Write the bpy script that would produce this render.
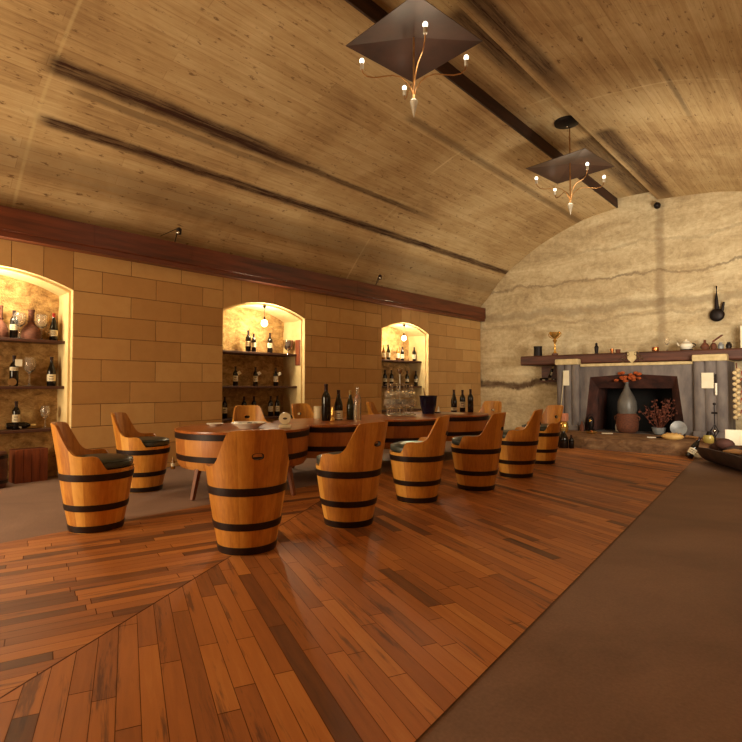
import bpy, bmesh, math, random
from mathutils import Vector, Matrix, noise

random.seed(7)
PI = math.pi
C = bpy.context.scene.collection
for o in list(bpy.data.objects):
    bpy.data.objects.remove(o)

# ------------------------------------------------------------------ camera
CAM = Vector((0.0, 0.0, 1.25)); FPX = 538.0
YAW = math.radians(41.65); PITCH = math.radians(1.6)
cd = bpy.data.cameras.new('camera'); cam = bpy.data.objects.new('camera', cd); C.objects.link(cam)
cam.location = CAM; cam.rotation_euler = (PI/2 + PITCH, 0, YAW)
cd.sensor_width = 36.0; cd.lens = 36.0*FPX/742.0; cd.clip_start = .05
bpy.context.scene.camera = cam
vs = bpy.context.scene.view_settings
vs.view_transform = 'Standard'; vs.look = 'None'; vs.gamma = 1.0; vs.exposure = 0.0
vs.use_curve_mapping = False

# ------------------------------------------------------------------ world and unseen area lights
w = bpy.data.worlds.new('world'); bpy.context.scene.world = w; w.use_nodes = True
w.node_tree.nodes['Background'].inputs[0].default_value = (1.0, .72, .42, 1)
w.node_tree.nodes['Background'].inputs[1].default_value = .02

def area(name, loc, target, sx, sy, power, col):
    d = bpy.data.lights.new(name, 'AREA'); d.shape = 'RECTANGLE'; d.size = sx; d.size_y = sy
    d.energy = power; d.color = col
    o = bpy.data.objects.new(name, d); C.objects.link(o); o.location = loc
    o.rotation_euler = (Vector(target) - Vector(loc)).to_track_quat('-Z', 'Y').to_euler()
    return o
WARM = (1.0, .80, .52)
area('unseen_rear_light', (-6.45, -2.9, 1.8), (-4.2, 6.0, 2.9), 2.3, 2.8, 400, WARM)  # key light from rear left; its opening is unseen and placed for it
area('added_side_light', (.60, 3.6, 1.9), (-4.0, 5.0, 3.2), 1.9, 1.5, 12, (1.0, .82, .56))  # added side light, no window seen here
area('added_side_light', (.60, 7.6, 1.9), (-2.2, 13.3, 3.9), 1.9, 1.5, 230, (1.0, .88, .68)).data.spread = math.radians(115)  # added to brighten the end wall from an unseen side

# ------------------------------------------------------------------ pixel measurements -> points of the room
_F = Vector((-math.sin(YAW)*math.cos(PITCH), math.cos(YAW)*math.cos(PITCH), math.sin(PITCH)))
_R = Vector((math.cos(YAW), math.sin(YAW), 0)); _U = _R.cross(_F)
def ray(u, v): return _F + _R*((u-371)/FPX) + _U*((371-v)/FPX)
def atx(u, v, x): d = ray(u, v); return CAM + d*((x-CAM.x)/d.x)
def aty(u, v, y): d = ray(u, v); return CAM + d*((y-CAM.y)/d.y)
def atz(u, v, z): d = ray(u, v); return CAM + d*((z-CAM.z)/d.z)

# ------------------------------------------------------------------ materials
def lin(c):
    def f(x):
        x /= 255.0
        return x/12.92 if x <= .04045 else ((x+.055)/1.055)**2.4
    return (f(c[0]), f(c[1]), f(c[2]), 1.0)

class NT:
    def __init__(s, name):
        s.m = bpy.data.materials.new(name); s.m.use_nodes = True; s.t = s.m.node_tree
        s.b = s.t.nodes['Principled BSDF']
    def n(s, kind, **kw):
        x = s.t.nodes.new(kind)
        for k, v in kw.items():
            if hasattr(x, k) and k not in ('Scale',): setattr(x, k, v)
        return x
    def l(s, a, b): s.t.links.new(a, b)
    def val(s, x, sock):
        if isinstance(x, (int, float)): sock.default_value = x
        elif isinstance(x, tuple): sock.default_value = x
        else: s.l(x, sock)
    def math(s, op, a, b=0.0, c=None, clamp=False):
        x = s.t.nodes.new('ShaderNodeMath'); x.operation = op; x.use_clamp = clamp
        s.val(a, x.inputs[0]); s.val(b, x.inputs[1])
        if c is not None: s.val(c, x.inputs[2])
        return x.outputs[0]
    def step(s, x, a, b):                       # smooth 0..1 between a and b
        q = s.t.nodes.new('ShaderNodeMapRange'); q.interpolation_type = 'SMOOTHSTEP'
        s.l(x, q.inputs[0]); q.inputs[1].default_value = a; q.inputs[2].default_value = b
        return q.outputs[0]
    def coord(s, which='Object', scale=(1, 1, 1), rot=(0, 0, 0)):
        c = s.t.nodes.new('ShaderNodeTexCoord'); m = s.t.nodes.new('ShaderNodeMapping')
        m.inputs['Scale'].default_value = scale; m.inputs['Rotation'].default_value = rot
        s.l(c.outputs[which], m.inputs[0]); return m.outputs[0]
    def noise(s, vec, scale, detail=4, rough=.55, dist=0.0):
        x = s.t.nodes.new('ShaderNodeTexNoise'); x.inputs['Scale'].default_value = scale
        x.inputs['Detail'].default_value = detail; x.inputs['Roughness'].default_value = rough
        x.inputs['Distortion'].default_value = dist
        s.l(vec, x.inputs['Vector']); return x.outputs['Fac']
    def ramp(s, fac, stops):
        r = s.t.nodes.new('ShaderNodeValToRGB'); e = r.color_ramp.elements
        while len(e) < len(stops): e.new(.5)
        for k, (p, c) in enumerate(stops):
            e[k].position = p; e[k].color = lin(c)
        s.l(fac, r.inputs[0]); return r.outputs[0]
    def mix(s, fac, a, b, mode='MIX'):
        x = s.t.nodes.new('ShaderNodeMix'); x.data_type = 'RGBA'; x.blend_type = mode
        s.val(fac, x.inputs[0])
        s.val(lin(a) if isinstance(a, tuple) else a, x.inputs[6])
        s.val(lin(b) if isinstance(b, tuple) else b, x.inputs[7]); return x.outputs[2]
    def bump(s, h, strength=.3, dist=.01):
        x = s.t.nodes.new('ShaderNodeBump'); x.inputs['Strength'].default_value = strength
        x.inputs['Distance'].default_value = dist
        s.l(h, x.inputs['Height']); s.l(x.outputs[0], s.b.inputs['Normal'])
    def attr(s, name):
        x = s.t.nodes.new('ShaderNodeAttribute'); x.attribute_name = name; return x.outputs['Fac']
    def done(s, col=None, rough=.6, metal=0.0, spec=None):
        if col is not None: s.val(lin(col) if isinstance(col, tuple) else col, s.b.inputs['Base Color'])
        s.val(rough, s.b.inputs['Roughness']); s.b.inputs['Metallic'].default_value = metal
        if spec is not None: s.b.inputs['Specular IOR Level'].default_value = spec
        return s.m

def simple(name, c1, c2=None, rough=.5, metal=0.0, scale=12, stretch=(1, 1, 1), bump=0.0, spec=None):
    t = NT(name)
    v = t.coord('Object', stretch)
    f = t.noise(v, scale)
    c2 = c2 or tuple(max(0, x*.8) for x in c1)
    col = t.ramp(f, [(.3, c2), (.7, c1)])
    if bump: t.bump(f, bump, .01)
    return t.done(col, rough, metal, spec)

def stave_mat(name, dark, mid, light, rough=.42):
    t = NT(name)
    r = t.attr('rnd')
    v = t.coord('Object', (14, 14, 1.4))
    g = t.noise(v, 3.2, 6, .62, .4)
    blot = t.noise(t.coord('Object'), 7, 3)
    f = t.math('ADD', t.math('MULTIPLY', r, .46), t.math('MULTIPLY', g, .5))
    f = t.math('ADD', f, t.math('MULTIPLY', blot, .22))
    col = t.ramp(f, [(.28, dark), (.55, mid), (.85, light)])
    t.bump(g, .12, .004)
    return t.done(col, rough)

def glass_mat(name, col, rough=.05, alpha_trans=1.0):
    t = NT(name)
    t.b.inputs['Transmission Weight'].default_value = alpha_trans
    t.b.inputs['IOR'].default_value = 1.45
    return t.done(col, rough)

def emit(name, col, strength):
    t = NT(name); t.b.inputs['Emission Color'].default_value = lin(col)
    t.b.inputs['Emission Strength'].default_value = strength
    return t.done(col, .4)

def thin_glass(name, tint, fac):
    """clear blown glass: mostly see-through with real reflections"""
    t = NT(name); nt = t.t
    tr = nt.nodes.new('ShaderNodeBsdfTransparent'); tr.inputs[0].default_value = lin(tint)
    gl = nt.nodes.new('ShaderNodeBsdfGlossy'); gl.inputs['Roughness'].default_value = .06
    fr = nt.nodes.new('ShaderNodeLayerWeight'); fr.inputs[0].default_value = fac
    mx = nt.nodes.new('ShaderNodeMixShader')
    t.l(fr.outputs['Fresnel'], mx.inputs[0]); t.l(tr.outputs[0], mx.inputs[1]); t.l(gl.outputs[0], mx.inputs[2])
    t.l(mx.outputs[0], nt.nodes['Material Output'].inputs[0])
    return t.m

M = {}
M['stave'] = stave_mat('chair_oak', (154, 90, 28), (198, 132, 48), (226, 168, 78))
M['table_stave'] = stave_mat('table_oak', (140, 80, 32), (178, 110, 46), (200, 136, 66))
M['hole_shade'] = simple('shaded_rim', (46, 28, 18), (30, 18, 12), .7, 0, 20)  # dark brown stands in for shade inside the hand holes
M['hoop'] = simple('hoop_iron', (44, 26, 20), (26, 14, 12), .42, .35, 30)
M['cushion'] = simple('cushion_leather', (58, 66, 58), (42, 48, 44), .38, 0, 40, bump=.1)
M['dark_wood'] = simple('dark_timber', (104, 52, 30), (62, 28, 18), .5, 0, 4, (1, .25, 4), .2)
M['shelf_wood'] = simple('shelf_timber', (86, 48, 28), (52, 26, 16), .6, 0, 4, (3, .4, 3), .2)
M['leg_wood'] = simple('leg_timber', (132, 74, 34), (96, 50, 24), .5, 0, 5, (4, 4, .6), .1)
M['red_wood'] = simple('crate_timber', (140, 72, 36), (96, 42, 22), .55, 0, 4, (5, 5, .6), .15)
M['iron'] = simple('black_iron', (38, 28, 26), (22, 16, 15), .5, .6, 20)
M['bottle_dark'] = NT('dark_bottle_glass').done((16, 14, 12), .12)
M['bottle_green'] = NT('green_bottle_glass').done((34, 38, 18), .12)
M['bottle_amber'] = NT('amber_bottle_glass').done((120, 76, 26), .15)
M['label'] = simple('paper_label', (226, 214, 182), (206, 190, 156), .7, 0, 50)
M['ink'] = NT('label_ink').done((70, 52, 40), .7)
M['capsule_red'] = NT('red_capsule').done((150, 34, 22), .35)
M['capsule_dark'] = NT('dark_capsule').done((44, 22, 22), .35)
M['capsule_gold'] = NT('pale_capsule').done((190, 160, 96), .35, .4)
M['white'] = simple('white_glaze', (236, 230, 212), (222, 212, 190), .3, 0, 6)
M['cream'] = simple('cream_ceramic', (220, 204, 168), (200, 182, 140), .45, 0, 8)
M['copper'] = simple('copper_metal', (214, 140, 84), (170, 96, 52), .25, .9, 10)
M['gold'] = simple('gold_metal', (246, 206, 120), (226, 176, 86), .22, .85, 4)
M['silver'] = simple('silver_metal', (210, 206, 196), (170, 164, 150), .2, 1.0, 6)
M['brass_arm'] = simple('aged_brass', (196, 148, 92), (150, 104, 60), .3, .8, 12)
M['steel_tip'] = simple('pale_steel', (206, 200, 186), (180, 172, 156), .35, .4, 12)
M['plate_metal'] = simple('dark_sheet_metal', (78, 52, 42), (48, 34, 30), .42, .35, 2.2)
M['glass'] = glass_mat('clear_glass', (255, 252, 244), .0, .94)
M['bulb'] = emit('lit_bulb', (255, 226, 170), 14.0)
M['small_bulb'] = emit('lit_small_bulb', (255, 244, 220), 3.0)
M['bucket'] = simple('bucket_enamel', (40, 38, 82), (26, 24, 54), .2, .2, 8)
M['food'] = simple('dark_pattern', (74, 52, 34), (40, 26, 18), .5, 0, 30)
M['stone_grey'] = simple('grey_stone', (126, 116, 110), (88, 80, 80), .8, 0, 3, (2, 2, .7), .4)
M['stone_cream'] = simple('cream_stone', (216, 196, 150), (180, 158, 112), .8, 0, 8, bump=.2)
M['rust_frame'] = simple('sooty_brick', (84, 46, 36), (44, 24, 20), .75, 0, 5, bump=.3)
M['soot'] = simple('soot', (16, 12, 11), (8, 6, 6), .9, 0, 4)
M['wicker'] = simple('wicker', (118, 66, 40), (70, 36, 24), .8, 0, 26, (1, 1, 3), .6)
M['demijohn'] = simple('dusty_glass', (104, 100, 94), (78, 74, 70), .4, 0, 5)
M['flower'] = simple('dried_petals', (190, 92, 34), (120, 50, 20), .8, 0, 30)
M['twig'] = simple('dry_twig', (120, 60, 38), (70, 34, 24), .8, 0, 14)
M['loaf'] = simple('pale_crust', (220, 184, 112), (190, 146, 80), .6, 0, 8)
M['garlic'] = simple('garlic_skin', (226, 206, 160), (190, 160, 112), .6, 0, 18)
M['chili'] = simple('chili_skin', (170, 48, 22), (110, 26, 14), .4, 0, 12)
M['trough'] = simple('old_trough_wood', (64, 42, 34), (34, 22, 20), .75, 0, 6, (1, 1, 1), .6)
M['paper'] = simple('plain_paper', (232, 224, 200), (220, 208, 178), .8, 0, 4)
M['tan'] = simple('tan_wood', (176, 130, 78), (140, 96, 52), .6, 0, 6, (1, 5, 5))
M['pink'] = simple('pink_clay', (206, 140, 108), (180, 110, 82), .6, 0, 8)
M['yellow_glass'] = NT('yellow_lantern_glass').done((196, 178, 96), .2)
M['blue_grey'] = simple('blue_grey_china', (150, 152, 150), (110, 112, 116), .35, 0, 8)

# ------------------------------------------------------------------ mesh helpers
class MB:
    def __init__(s): s.v = []; s.f = []; s.r = []; s.uv = []
    def add(s, vs_, fs, rnd=0.5):
        k = len(s.v); s.v += [tuple(p) for p in vs_]
        for f in fs:
            s.f.append([i+k for i in f]); s.r.append(rnd)
    def box(s, a, b, rnd=.5):
        x0, y0, z0 = a; x1, y1, z1 = b
        s.add([(x0,y0,z0),(x1,y0,z0),(x1,y1,z0),(x0,y1,z0),(x0,y0,z1),(x1,y0,z1),(x1,y1,z1),(x0,y1,z1)],
              [(0,3,2,1),(4,5,6,7),(0,1,5,4),(1,2,6,5),(2,3,7,6),(3,0,4,7)], rnd)
        return s
    def lathe(s, prof, n=20, c=(0, 0, 0), a0=0.0, a1=2*PI, cap=True):
        full = abs(a1-a0-2*PI) < 1e-6; m = n if full else n+1
        k = len(s.v)
        for (r, z) in prof:
            for i in range(m):
                t = a0+(a1-a0)*i/n
                s.v.append((c[0]+r*math.cos(t), c[1]+r*math.sin(t), c[2]+z))
        for j in range(len(prof)-1):
            for i in range(n):
                i2 = (i+1) % m
                s.f.append([k+j*m+i, k+j*m+i2, k+(j+1)*m+i2, k+(j+1)*m+i]); s.r.append(.5)
        if full and cap:
            if prof[0][0] > 1e-5: s.f.append([k+i for i in range(m)][::-1]); s.r.append(.5)
            if prof[-1][0] > 1e-5: s.f.append([k+(len(prof)-1)*m+i for i in range(m)]); s.r.append(.5)
        return s
    def ball(s, c, r, sz=(1, 1, 1), n=14, m=8):
        k = len(s.v)
        for j in range(m+1):
            p = PI*j/m
            for i in range(n):
                t = 2*PI*i/n
                s.v.append((c[0]+r*sz[0]*math.sin(p)*math.cos(t), c[1]+r*sz[1]*math.sin(p)*math.sin(t), c[2]-r*sz[2]*math.cos(p)))
        for j in range(m):
            for i in range(n):
                s.f.append([k+j*n+i, k+j*n+(i+1) % n, k+(j+1)*n+(i+1) % n, k+(j+1)*n+i]); s.r.append(.5)
        return s
    def tube(s, pts, r, n=8, r1=None):
        pts = [Vector(p) for p in pts]; k = len(s.v); N = len(pts); r1 = r if r1 is None else r1
        for j, p in enumerate(pts):
            d = (pts[min(j+1, N-1)]-pts[max(j-1, 0)]).normalized()
            a = d.cross(Vector((0, 0, 1)))
            if a.length < 1e-3: a = d.cross(Vector((1, 0, 0)))
            a.normalize(); b = d.cross(a); rr = r+(r1-r)*j/(N-1)
            for i in range(n):
                t = 2*PI*i/n; s.v.append(tuple(p+a*rr*math.cos(t)+b*rr*math.sin(t)))
        for j in range(N-1):
            for i in range(n):
                s.f.append([k+j*n+i, k+j*n+(i+1) % n, k+(j+1)*n+(i+1) % n, k+(j+1)*n+i]); s.r.append(.5)
        s.f.append([k+i for i in range(n)][::-1]); s.f.append([k+(N-1)*n+i for i in range(n)]); s.r += [.5, .5]
        return s
    def prism(s, poly, z0, z1, rnd=.5):
        n = len(poly); k = len(s.v)
        s.v += [(p[0], p[1], z0) for p in poly]+[(p[0], p[1], z1) for p in poly]
        s.f.append([k+i for i in range(n)][::-1]); s.f.append([k+n+i for i in range(n)])
        for i in range(n): s.f.append([k+i, k+(i+1) % n, k+n+(i+1) % n, k+n+i])
        s.r += [rnd]*(n+2); return s
    def prism_y(s, poly, y0, y1, rnd=.5):           # polygon in x,z extruded along y
        n = len(poly); k = len(s.v)
        s.v += [(p[0], y0, p[1]) for p in poly]+[(p[0], y1, p[1]) for p in poly]
        s.f.append([k+i for i in range(n)]); s.f.append([k+n+i for i in range(n)][::-1])
        for i in range(n): s.f.append([k+(i+1) % n, k+i, k+n+i, k+n+(i+1) % n])
        s.r += [rnd]*(n+2); return s
    def build(s, name, mat, parent=None, smooth=35, bevel=0.0, fix=True):
        me = bpy.data.meshes.new(name); me.from_pydata(s.v, [], s.f); me.update()
        if len(me.polygons) == len(s.r):
            a = me.attributes.new('rnd', 'FLOAT', 'FACE'); a.data.foreach_set('value', s.r)
        if fix:
            bm = bmesh.new(); bm.from_mesh(me); bmesh.ops.recalc_face_normals(bm, faces=bm.faces); bm.to_mesh(me); bm.free()
        if smooth:
            me.polygons.foreach_set('use_smooth', [True]*len(me.polygons)); me.set_sharp_from_angle(angle=math.radians(smooth))
        me.materials.append(mat)
        o = bpy.data.objects.new(name, me); C.objects.link(o)
        if parent: o.parent = parent
        if bevel:
            b = o.modifiers.new('bevel', 'BEVEL'); b.width = bevel; b.segments = 2; b.limit_method = 'ANGLE'
        return o

def tag(o, label, cat, group=None, kind=None):
    o['label'] = label; o['category'] = cat
    if group: o['group'] = group
    if kind: o['kind'] = kind
    return o
def thing(name, label, cat, loc, rz=0.0, group=None):
    o = bpy.data.objects.new(name, None); C.objects.link(o); o.empty_display_size = .1
    o.location = loc; o.rotation_euler = (0, 0, rz)
    return tag(o, label, cat, group)
def struct(o): o['kind'] = 'structure'; return o
def dup(root, loc, rz, label, group=None, scale=None):
    r = root.copy(); C.objects.link(r); r.location = loc; r.rotation_euler = (0, 0, rz); r['label'] = label
    if group: r['group'] = group
    if scale: r.scale = scale
    for ch in list(root.children):
        c = ch.copy(); C.objects.link(c); c.parent = r
        for g in list(ch.children):
            d = g.copy(); C.objects.link(d); d.parent = c
    return r

# ================================================================== THE ROOM
WX = -7.86; BY = 13.55; RX = .66; FY = -3.0
PROF = [(-7.86, 3.48), (-7.5, 3.90), (-7.02, 4.38), (-6.34, 4.82), (-5.79, 5.11), (-5.13, 5.35), (-4.5, 5.49), (-4.1, 5.54), (-3.6, 5.56), (-3.1, 5.53),
        (-2.38, 5.47), (-1.61, 5.34), (-.8, 5.0), (0, 4.4), (.66, 3.6)]
def vault_z(x):
    P = PROF
    for i in range(len(P)-1):
        if P[i][0] <= x <= P[i+1][0]:
            p0 = P[max(i-1, 0)]; p1 = P[i]; p2 = P[i+1]; p3 = P[min(i+2, len(P)-1)]
            m1 = (p2[1]-p0[1])/(p2[0]-p0[0]); m2 = (p3[1]-p1[1])/(p3[0]-p1[0]); h = p2[0]-p1[0]; t = (x-p1[0])/h
            return (2*t**3-3*t**2+1)*p1[1]+(t**3-2*t**2+t)*h*m1+(-2*t**3+3*t**2)*p2[1]+(t**3-t**2)*h*m2
    return P[-1][1]

# ---- ceiling: board-marked vault with a recessed channel along the crown
GX0, GX1 = -4.12, -3.22
def ceiling_mat():
    t = NT('board_marked_vault')
    uv = t.t.nodes.new('ShaderNodeUVMap'); sx = t.t.nodes.new('ShaderNodeSeparateXYZ'); t.l(uv.outputs[0], sx.inputs[0])
    S, Yc = sx.outputs[0], sx.outputs[1]
    br = t.t.nodes.new('ShaderNodeTexBrick'); br.offset = .37
    cmb = t.t.nodes.new('ShaderNodeCombineXYZ'); t.l(Yc, cmb.inputs[0]); t.l(S, cmb.inputs[1]); t.l(cmb.outputs[0], br.inputs['Vector'])
    br.inputs['Scale'].default_value = 1.0; br.inputs['Brick Width'].default_value = 3.1; br.inputs['Row Height'].default_value = .135
    br.inputs['Mortar Size'].default_value = .006; br.inputs['Mortar Smooth'].default_value = .6
    br.inputs['Color1'].default_value = (.42, .42, .42, 1); br.inputs['Color2'].default_value = (.64, .64, .64, 1); br.inputs['Mortar'].default_value = (.34, .34, .34, 1)
    st = t.t.nodes.new('ShaderNodeCombineXYZ'); t.l(t.math('MULTIPLY', Yc, .5), st.inputs[0]); t.l(t.math('MULTIPLY', S, 9.0), st.inputs[1])
    grain = t.noise(st.outputs[0], 2.4, 8, .74, .3)
    plain = t.t.nodes.new('ShaderNodeCombineXYZ'); t.l(Yc, plain.inputs[0]); t.l(S, plain.inputs[1])
    big = t.noise(plain.outputs[0], .55, 5, .6, .6)
    sp = t.t.nodes.new('ShaderNodeCombineXYZ'); t.l(t.math('MULTIPLY', Yc, 3.2), sp.inputs[0]); t.l(t.math('MULTIPLY', S, 8.0), sp.inputs[1])
    speck = t.step(t.noise(sp.outputs[0], 1.9, 5, .68), .585, .67)
    f = t.math('ADD', t.math('MULTIPLY', br.outputs['Color'], .34), t.math('MULTIPLY', grain, .42))
    f = t.math('ADD', f, t.math('MULTIPLY', big, .52))
    f = t.math('SUBTRACT', f, .06)
    col = t.ramp(f, [(.36, (120, 86, 56)), (.56, (184, 155, 110)), (.85, (226, 206, 162))])
    col = t.mix(t.math('MULTIPLY', speck, .7), col, (92, 60, 36))
    sl = t.math('SUBTRACT', 1.0, t.step(t.math('ABSOLUTE', t.math('SUBTRACT', Yc, SEAM_Y-.06)), .006, .03))
    col = t.mix(t.math('MULTIPLY', sl, .5), col, (206, 184, 136))
    sl = t.math('SUBTRACT', 1.0, t.step(t.math('ABSOLUTE', t.math('SUBTRACT', Yc, 8.05)), .006, .03))
    col = t.mix(t.math('MULTIPLY', t.math('MULTIPLY', sl, t.step(big, .45, .6)), .7), col, (226, 206, 160))
    # dark streaks along the boards: (arc position, half width, y from, y to, strength)
    wob = t.math('MULTIPLY', t.math('SUBTRACT', t.noise(plain.outputs[0], 1.6, 6, .7), .5), .09)
    Sw = t.math('ADD', S, wob)
    for (s0, hw, y0, y1, k) in STREAKS:
        d = t.math('ABSOLUTE', t.math('SUBTRACT', Sw, s0))
        m = t.math('SUBTRACT', 1.0, t.step(d, hw*.35, hw))
        m = t.math('MULTIPLY', m, t.step(Yc, y0-.12, y0+.12))
        m = t.math('MULTIPLY', m, t.math('SUBTRACT', 1.0, t.step(Yc, y1-1.6, y1+.4)))
        m = t.math('MULTIPLY', m, t.math('ADD', -.1, t.math('MULTIPLY', grain, 1.75)))
        col = t.mix(t.math('MULTIPLY', m, k, clamp=True), col, (58, 32, 20))
    t.bump(t.math('ADD', br.outputs['Color'], t.math('MULTIPLY', grain, .6)), .25, .012)
    return t.done(col, .85, spec=.2)
xs = []
x = WX
while x < RX-1e-6: xs.append(x); x += .12
xs = [a for a in xs if not (GX0-.03 < a < GX1+.03)]+[RX]
def arc_of(x):
    s = 0; q = WX; n = 80
    for i in range(n):
        a = WX+(x-WX)*i/n; b = WX+(x-WX)*(i+1)/n; s += math.hypot(b-a, vault_z(b)-vault_z(a))
    return s
def vault_hit(u, v):
    d = ray(u, v); k = .5
    while k < 40:
        p = CAM+d*k
        if p.x < WX or p.x > RX: break
        if p.z >= vault_z(p.x): break
        k += .01
    return p
STREAKS = []
RZ = .22
def S_of(x):
    if x <= GX0: return arc_of(x)
    if x < GX1: return arc_of(GX0)+RZ+(x-GX0)
    return arc_of(GX0)+RZ+.92+RZ+arc_of(x)-arc_of(GX1)
for (u, v, hw, y1, k) in [(42, 119, .10, 16, 1.1), (48, 62, .17, 6.2, 1.1), (150, 105, .07, 9.5, .9), (75, 90, .07, 6.0, .6)]:
    p = vault_hit(u, v); STREAKS.append((S_of(p.x), hw, p.y, y1, k))
SEAM_Y = vault_hit(42, 119).y
STREAKS += [(S_of(-5.0), .10, 6.5, 15, .6), (S_of(-3.0), .20, 4.9, 8.2, 1.0), (S_of(-3.0), .22, 9.2, 14, 1.0), (S_of(-7.4), .3, -3, 15, .4),
            (S_of(-3.4), .30, 5.4, 8.2, 1.0), (S_of(-3.5), .34, 9.8, 15, .9), (S_of(-1.75), .05, 7.4, 10.0, .6)]
left = [a for a in xs if a < GX0]+[GX0]; right = [GX1]+[a for a in xs if a > GX1]
loopP = [(a, vault_z(a)) for a in left]+[(GX0, vault_z(GX0)+RZ), (GX1, vault_z(GX1)+RZ)]+[(a, vault_z(a)) for a in right]
Svals = [arc_of(a) for a in left]; s_ = Svals[-1]
Svals += [s_+RZ, s_+RZ+.92]; s2 = Svals[-1]+RZ
Svals += [s2+arc_of(a)-arc_of(GX1) for a in right]
ys = [FY+(BY+.25-FY)*i/26 for i in range(27)]
me = bpy.data.meshes.new('ceiling'); V = []; Fc = []; UV = []
nP = len(loopP)
for yy in ys:
    for (a, z) in loopP: V.append((a, yy, z))
for j in range(len(ys)-1):
    for i in range(nP-1):
        Fc.append((j*nP+i, j*nP+i+1, (j+1)*nP+i+1, (j+1)*nP+i))
        UV += [(Svals[i], ys[j]), (Svals[i+1], ys[j]), (Svals[i+1], ys[j+1]), (Svals[i], ys[j+1])]
me.from_pydata(V, [], Fc); ul = me.uv_layers.new(name='UVMap')
for k, q in enumerate(UV): ul.data[k].uv = q
me.polygons.foreach_set('use_smooth', [True]*len(me.polygons)); me.set_sharp_from_angle(angle=math.radians(40))
me.materials.append(ceiling_mat()); ceil = bpy.data.objects.new('ceiling', me); C.objects.link(ceil); struct(ceil)

M['liner'] = simple('stained_shaded_liner', (70, 38, 24), (40, 22, 16), .7, 0, 3, (4, .3, 4))  # stain plus painted-in shade for the channel's left side
q = MB().box((GX0, FY, vault_z(GX0)-.0), (GX0+.03, BY, vault_z(GX0)+RZ)); struct(q.build('trim_2', M['liner'], smooth=0))

# ---- wall of sawn blocks with three arched niches
def block_mat():
    t = NT('sawn_stone_blocks'); r = t.attr('rnd'); v = t.coord('Object')
    f = t.math('ADD', t.math('MULTIPLY', r, .5), t.math('MULTIPLY', t.noise(v, 5, 6, .65), .5))
    col = t.ramp(f, [(.2, (186, 142, 86)), (.55, (200, 156, 98)), (.8, (210, 170, 110))])
    t.bump(t.noise(v, 40, 4), .15, .004)
    return t.done(col, .8, spec=.25)
M['block'] = block_mat()
M['mortar'] = simple('mortar', (146, 112, 68), (124, 92, 54), .9, 0, 20)
M['niche_stone'] = simple('smooth_niche_stone', (224, 198, 144), (206, 178, 124), .8, 0, 6, bump=.08)
def rough_mat(name, stops, sc=6):
    t = NT(name); v = t.coord('Object', (1, 1, 1.6)); f = t.noise(v, sc, 8, .7, .5)
    t.bump(t.noise(v, sc*2.5, 6, .7), .9, .03)
    return t.done(t.ramp(f, stops), .9, spec=.2)
M['niche_back'] = rough_mat('rough_niche_rock', [(.30, (116, 84, 50)), (.52, (184, 146, 92)), (.72, (224, 190, 130))], 7)
NICHES = [(.93, 2.75), (5.09, 6.91), (9.2, 11.0)]
SPR, APX, NX = 2.55, 2.75, -8.46
def arch_z(y, a, b):
    h = (b-a)/2; m = (a+b)/2; R = (h*h+(APX-SPR)**2)/(2*(APX-SPR))
    return APX-R+math.sqrt(max(0, R*R-(y-m)**2))
blk = MB(); mor = MB()
def block(y0, y1, z0, z1):
    g = .0035; rnd = random.random(); X = WX
    mor.add([(X-.006, y0, z0), (X-.006, y1, z0), (X-.006, y1, z1), (X-.006, y0, z1)], [(0, 1, 2, 3)])
    a, b, c, d = y0+g, y1-g, z0+g, z1-g
    if b-a < .02 or d-c < .02: return
    e = .004
    blk.add([(X-.008, a, c), (X-.008, b, c), (X-.008, b, d), (X-.008, a, d), (X, a+e, c+e), (X, b-e, c+e), (X, b-e, d-e), (X, a+e, d-e)],
            [(4, 5, 6, 7), (0, 1, 5, 4), (1, 2, 6, 5), (2, 3, 7, 6), (3, 0, 4, 7)], rnd)
def cut(y0, y1):
    segs = [(y0, y1)]
    for (a, b) in NICHES:
        out = []
        for (p, q) in segs:
            if q <= a or p >= b: out.append((p, q)); continue
            if p < a: out.append((p, a))
            if q > b: out.append((b, q))
        segs = out
    return segs
zrow = 2.55; rows = []
k = -9
while 2.55+k*.31 < 3.3:
    z0 = max(0, 2.55+k*.31); z1 = 2.55+(k+1)*.31
    if z1 > 0: rows.append((k, z0, min(z1, 3.45)))
    k += 1
for (k, z0, z1) in rows:
    off = 3.13 if k % 2 == 0 else 3.54
    y = off-.79*9
    while y < BY:
        for (p, q) in cut(max(y, FY), min(y+.79, BY)):
            if q-p > .005: block(p, q, z0, z1)
        y += .79
for (a, b) in NICHES:                        # tall stones standing over each arch
    n = 5
    for i in range(n):
        y0 = a+(b-a)*i/n; y1 = a+(b-a)*(i+1)/n; g = .0045; X = WX
        pts = [y0+(y1-y0)*j/6 for j in range(7)]
        mor.add([(X-.006, q, arch_z(q, a, b)) for q in pts]+[(X-.006, y1, 3.45), (X-.006, y0, 3.45)], [tuple(range(9))])
        pts = [y0+g+(y1-y0-2*g)*j/6 for j in range(7)]
        fr = [(X, q, arch_z(q, a, b)) for q in pts]+[(X, y1-g, 3.45), (X, y0+g, 3.45)]
        bk = [(X-.01, p[1], p[2]) for p in fr]
        blk.add(fr+bk, [tuple(range(9))]+[(i2, (i2+1) % 9, 9+(i2+1) % 9, 9+i2) for i2 in range(9)], random.random())
wall = struct(blk.build('wall_left', M['block'], smooth=0, fix=True))
mor.build('mortar', M['mortar'], wall, smooth=0)
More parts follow.
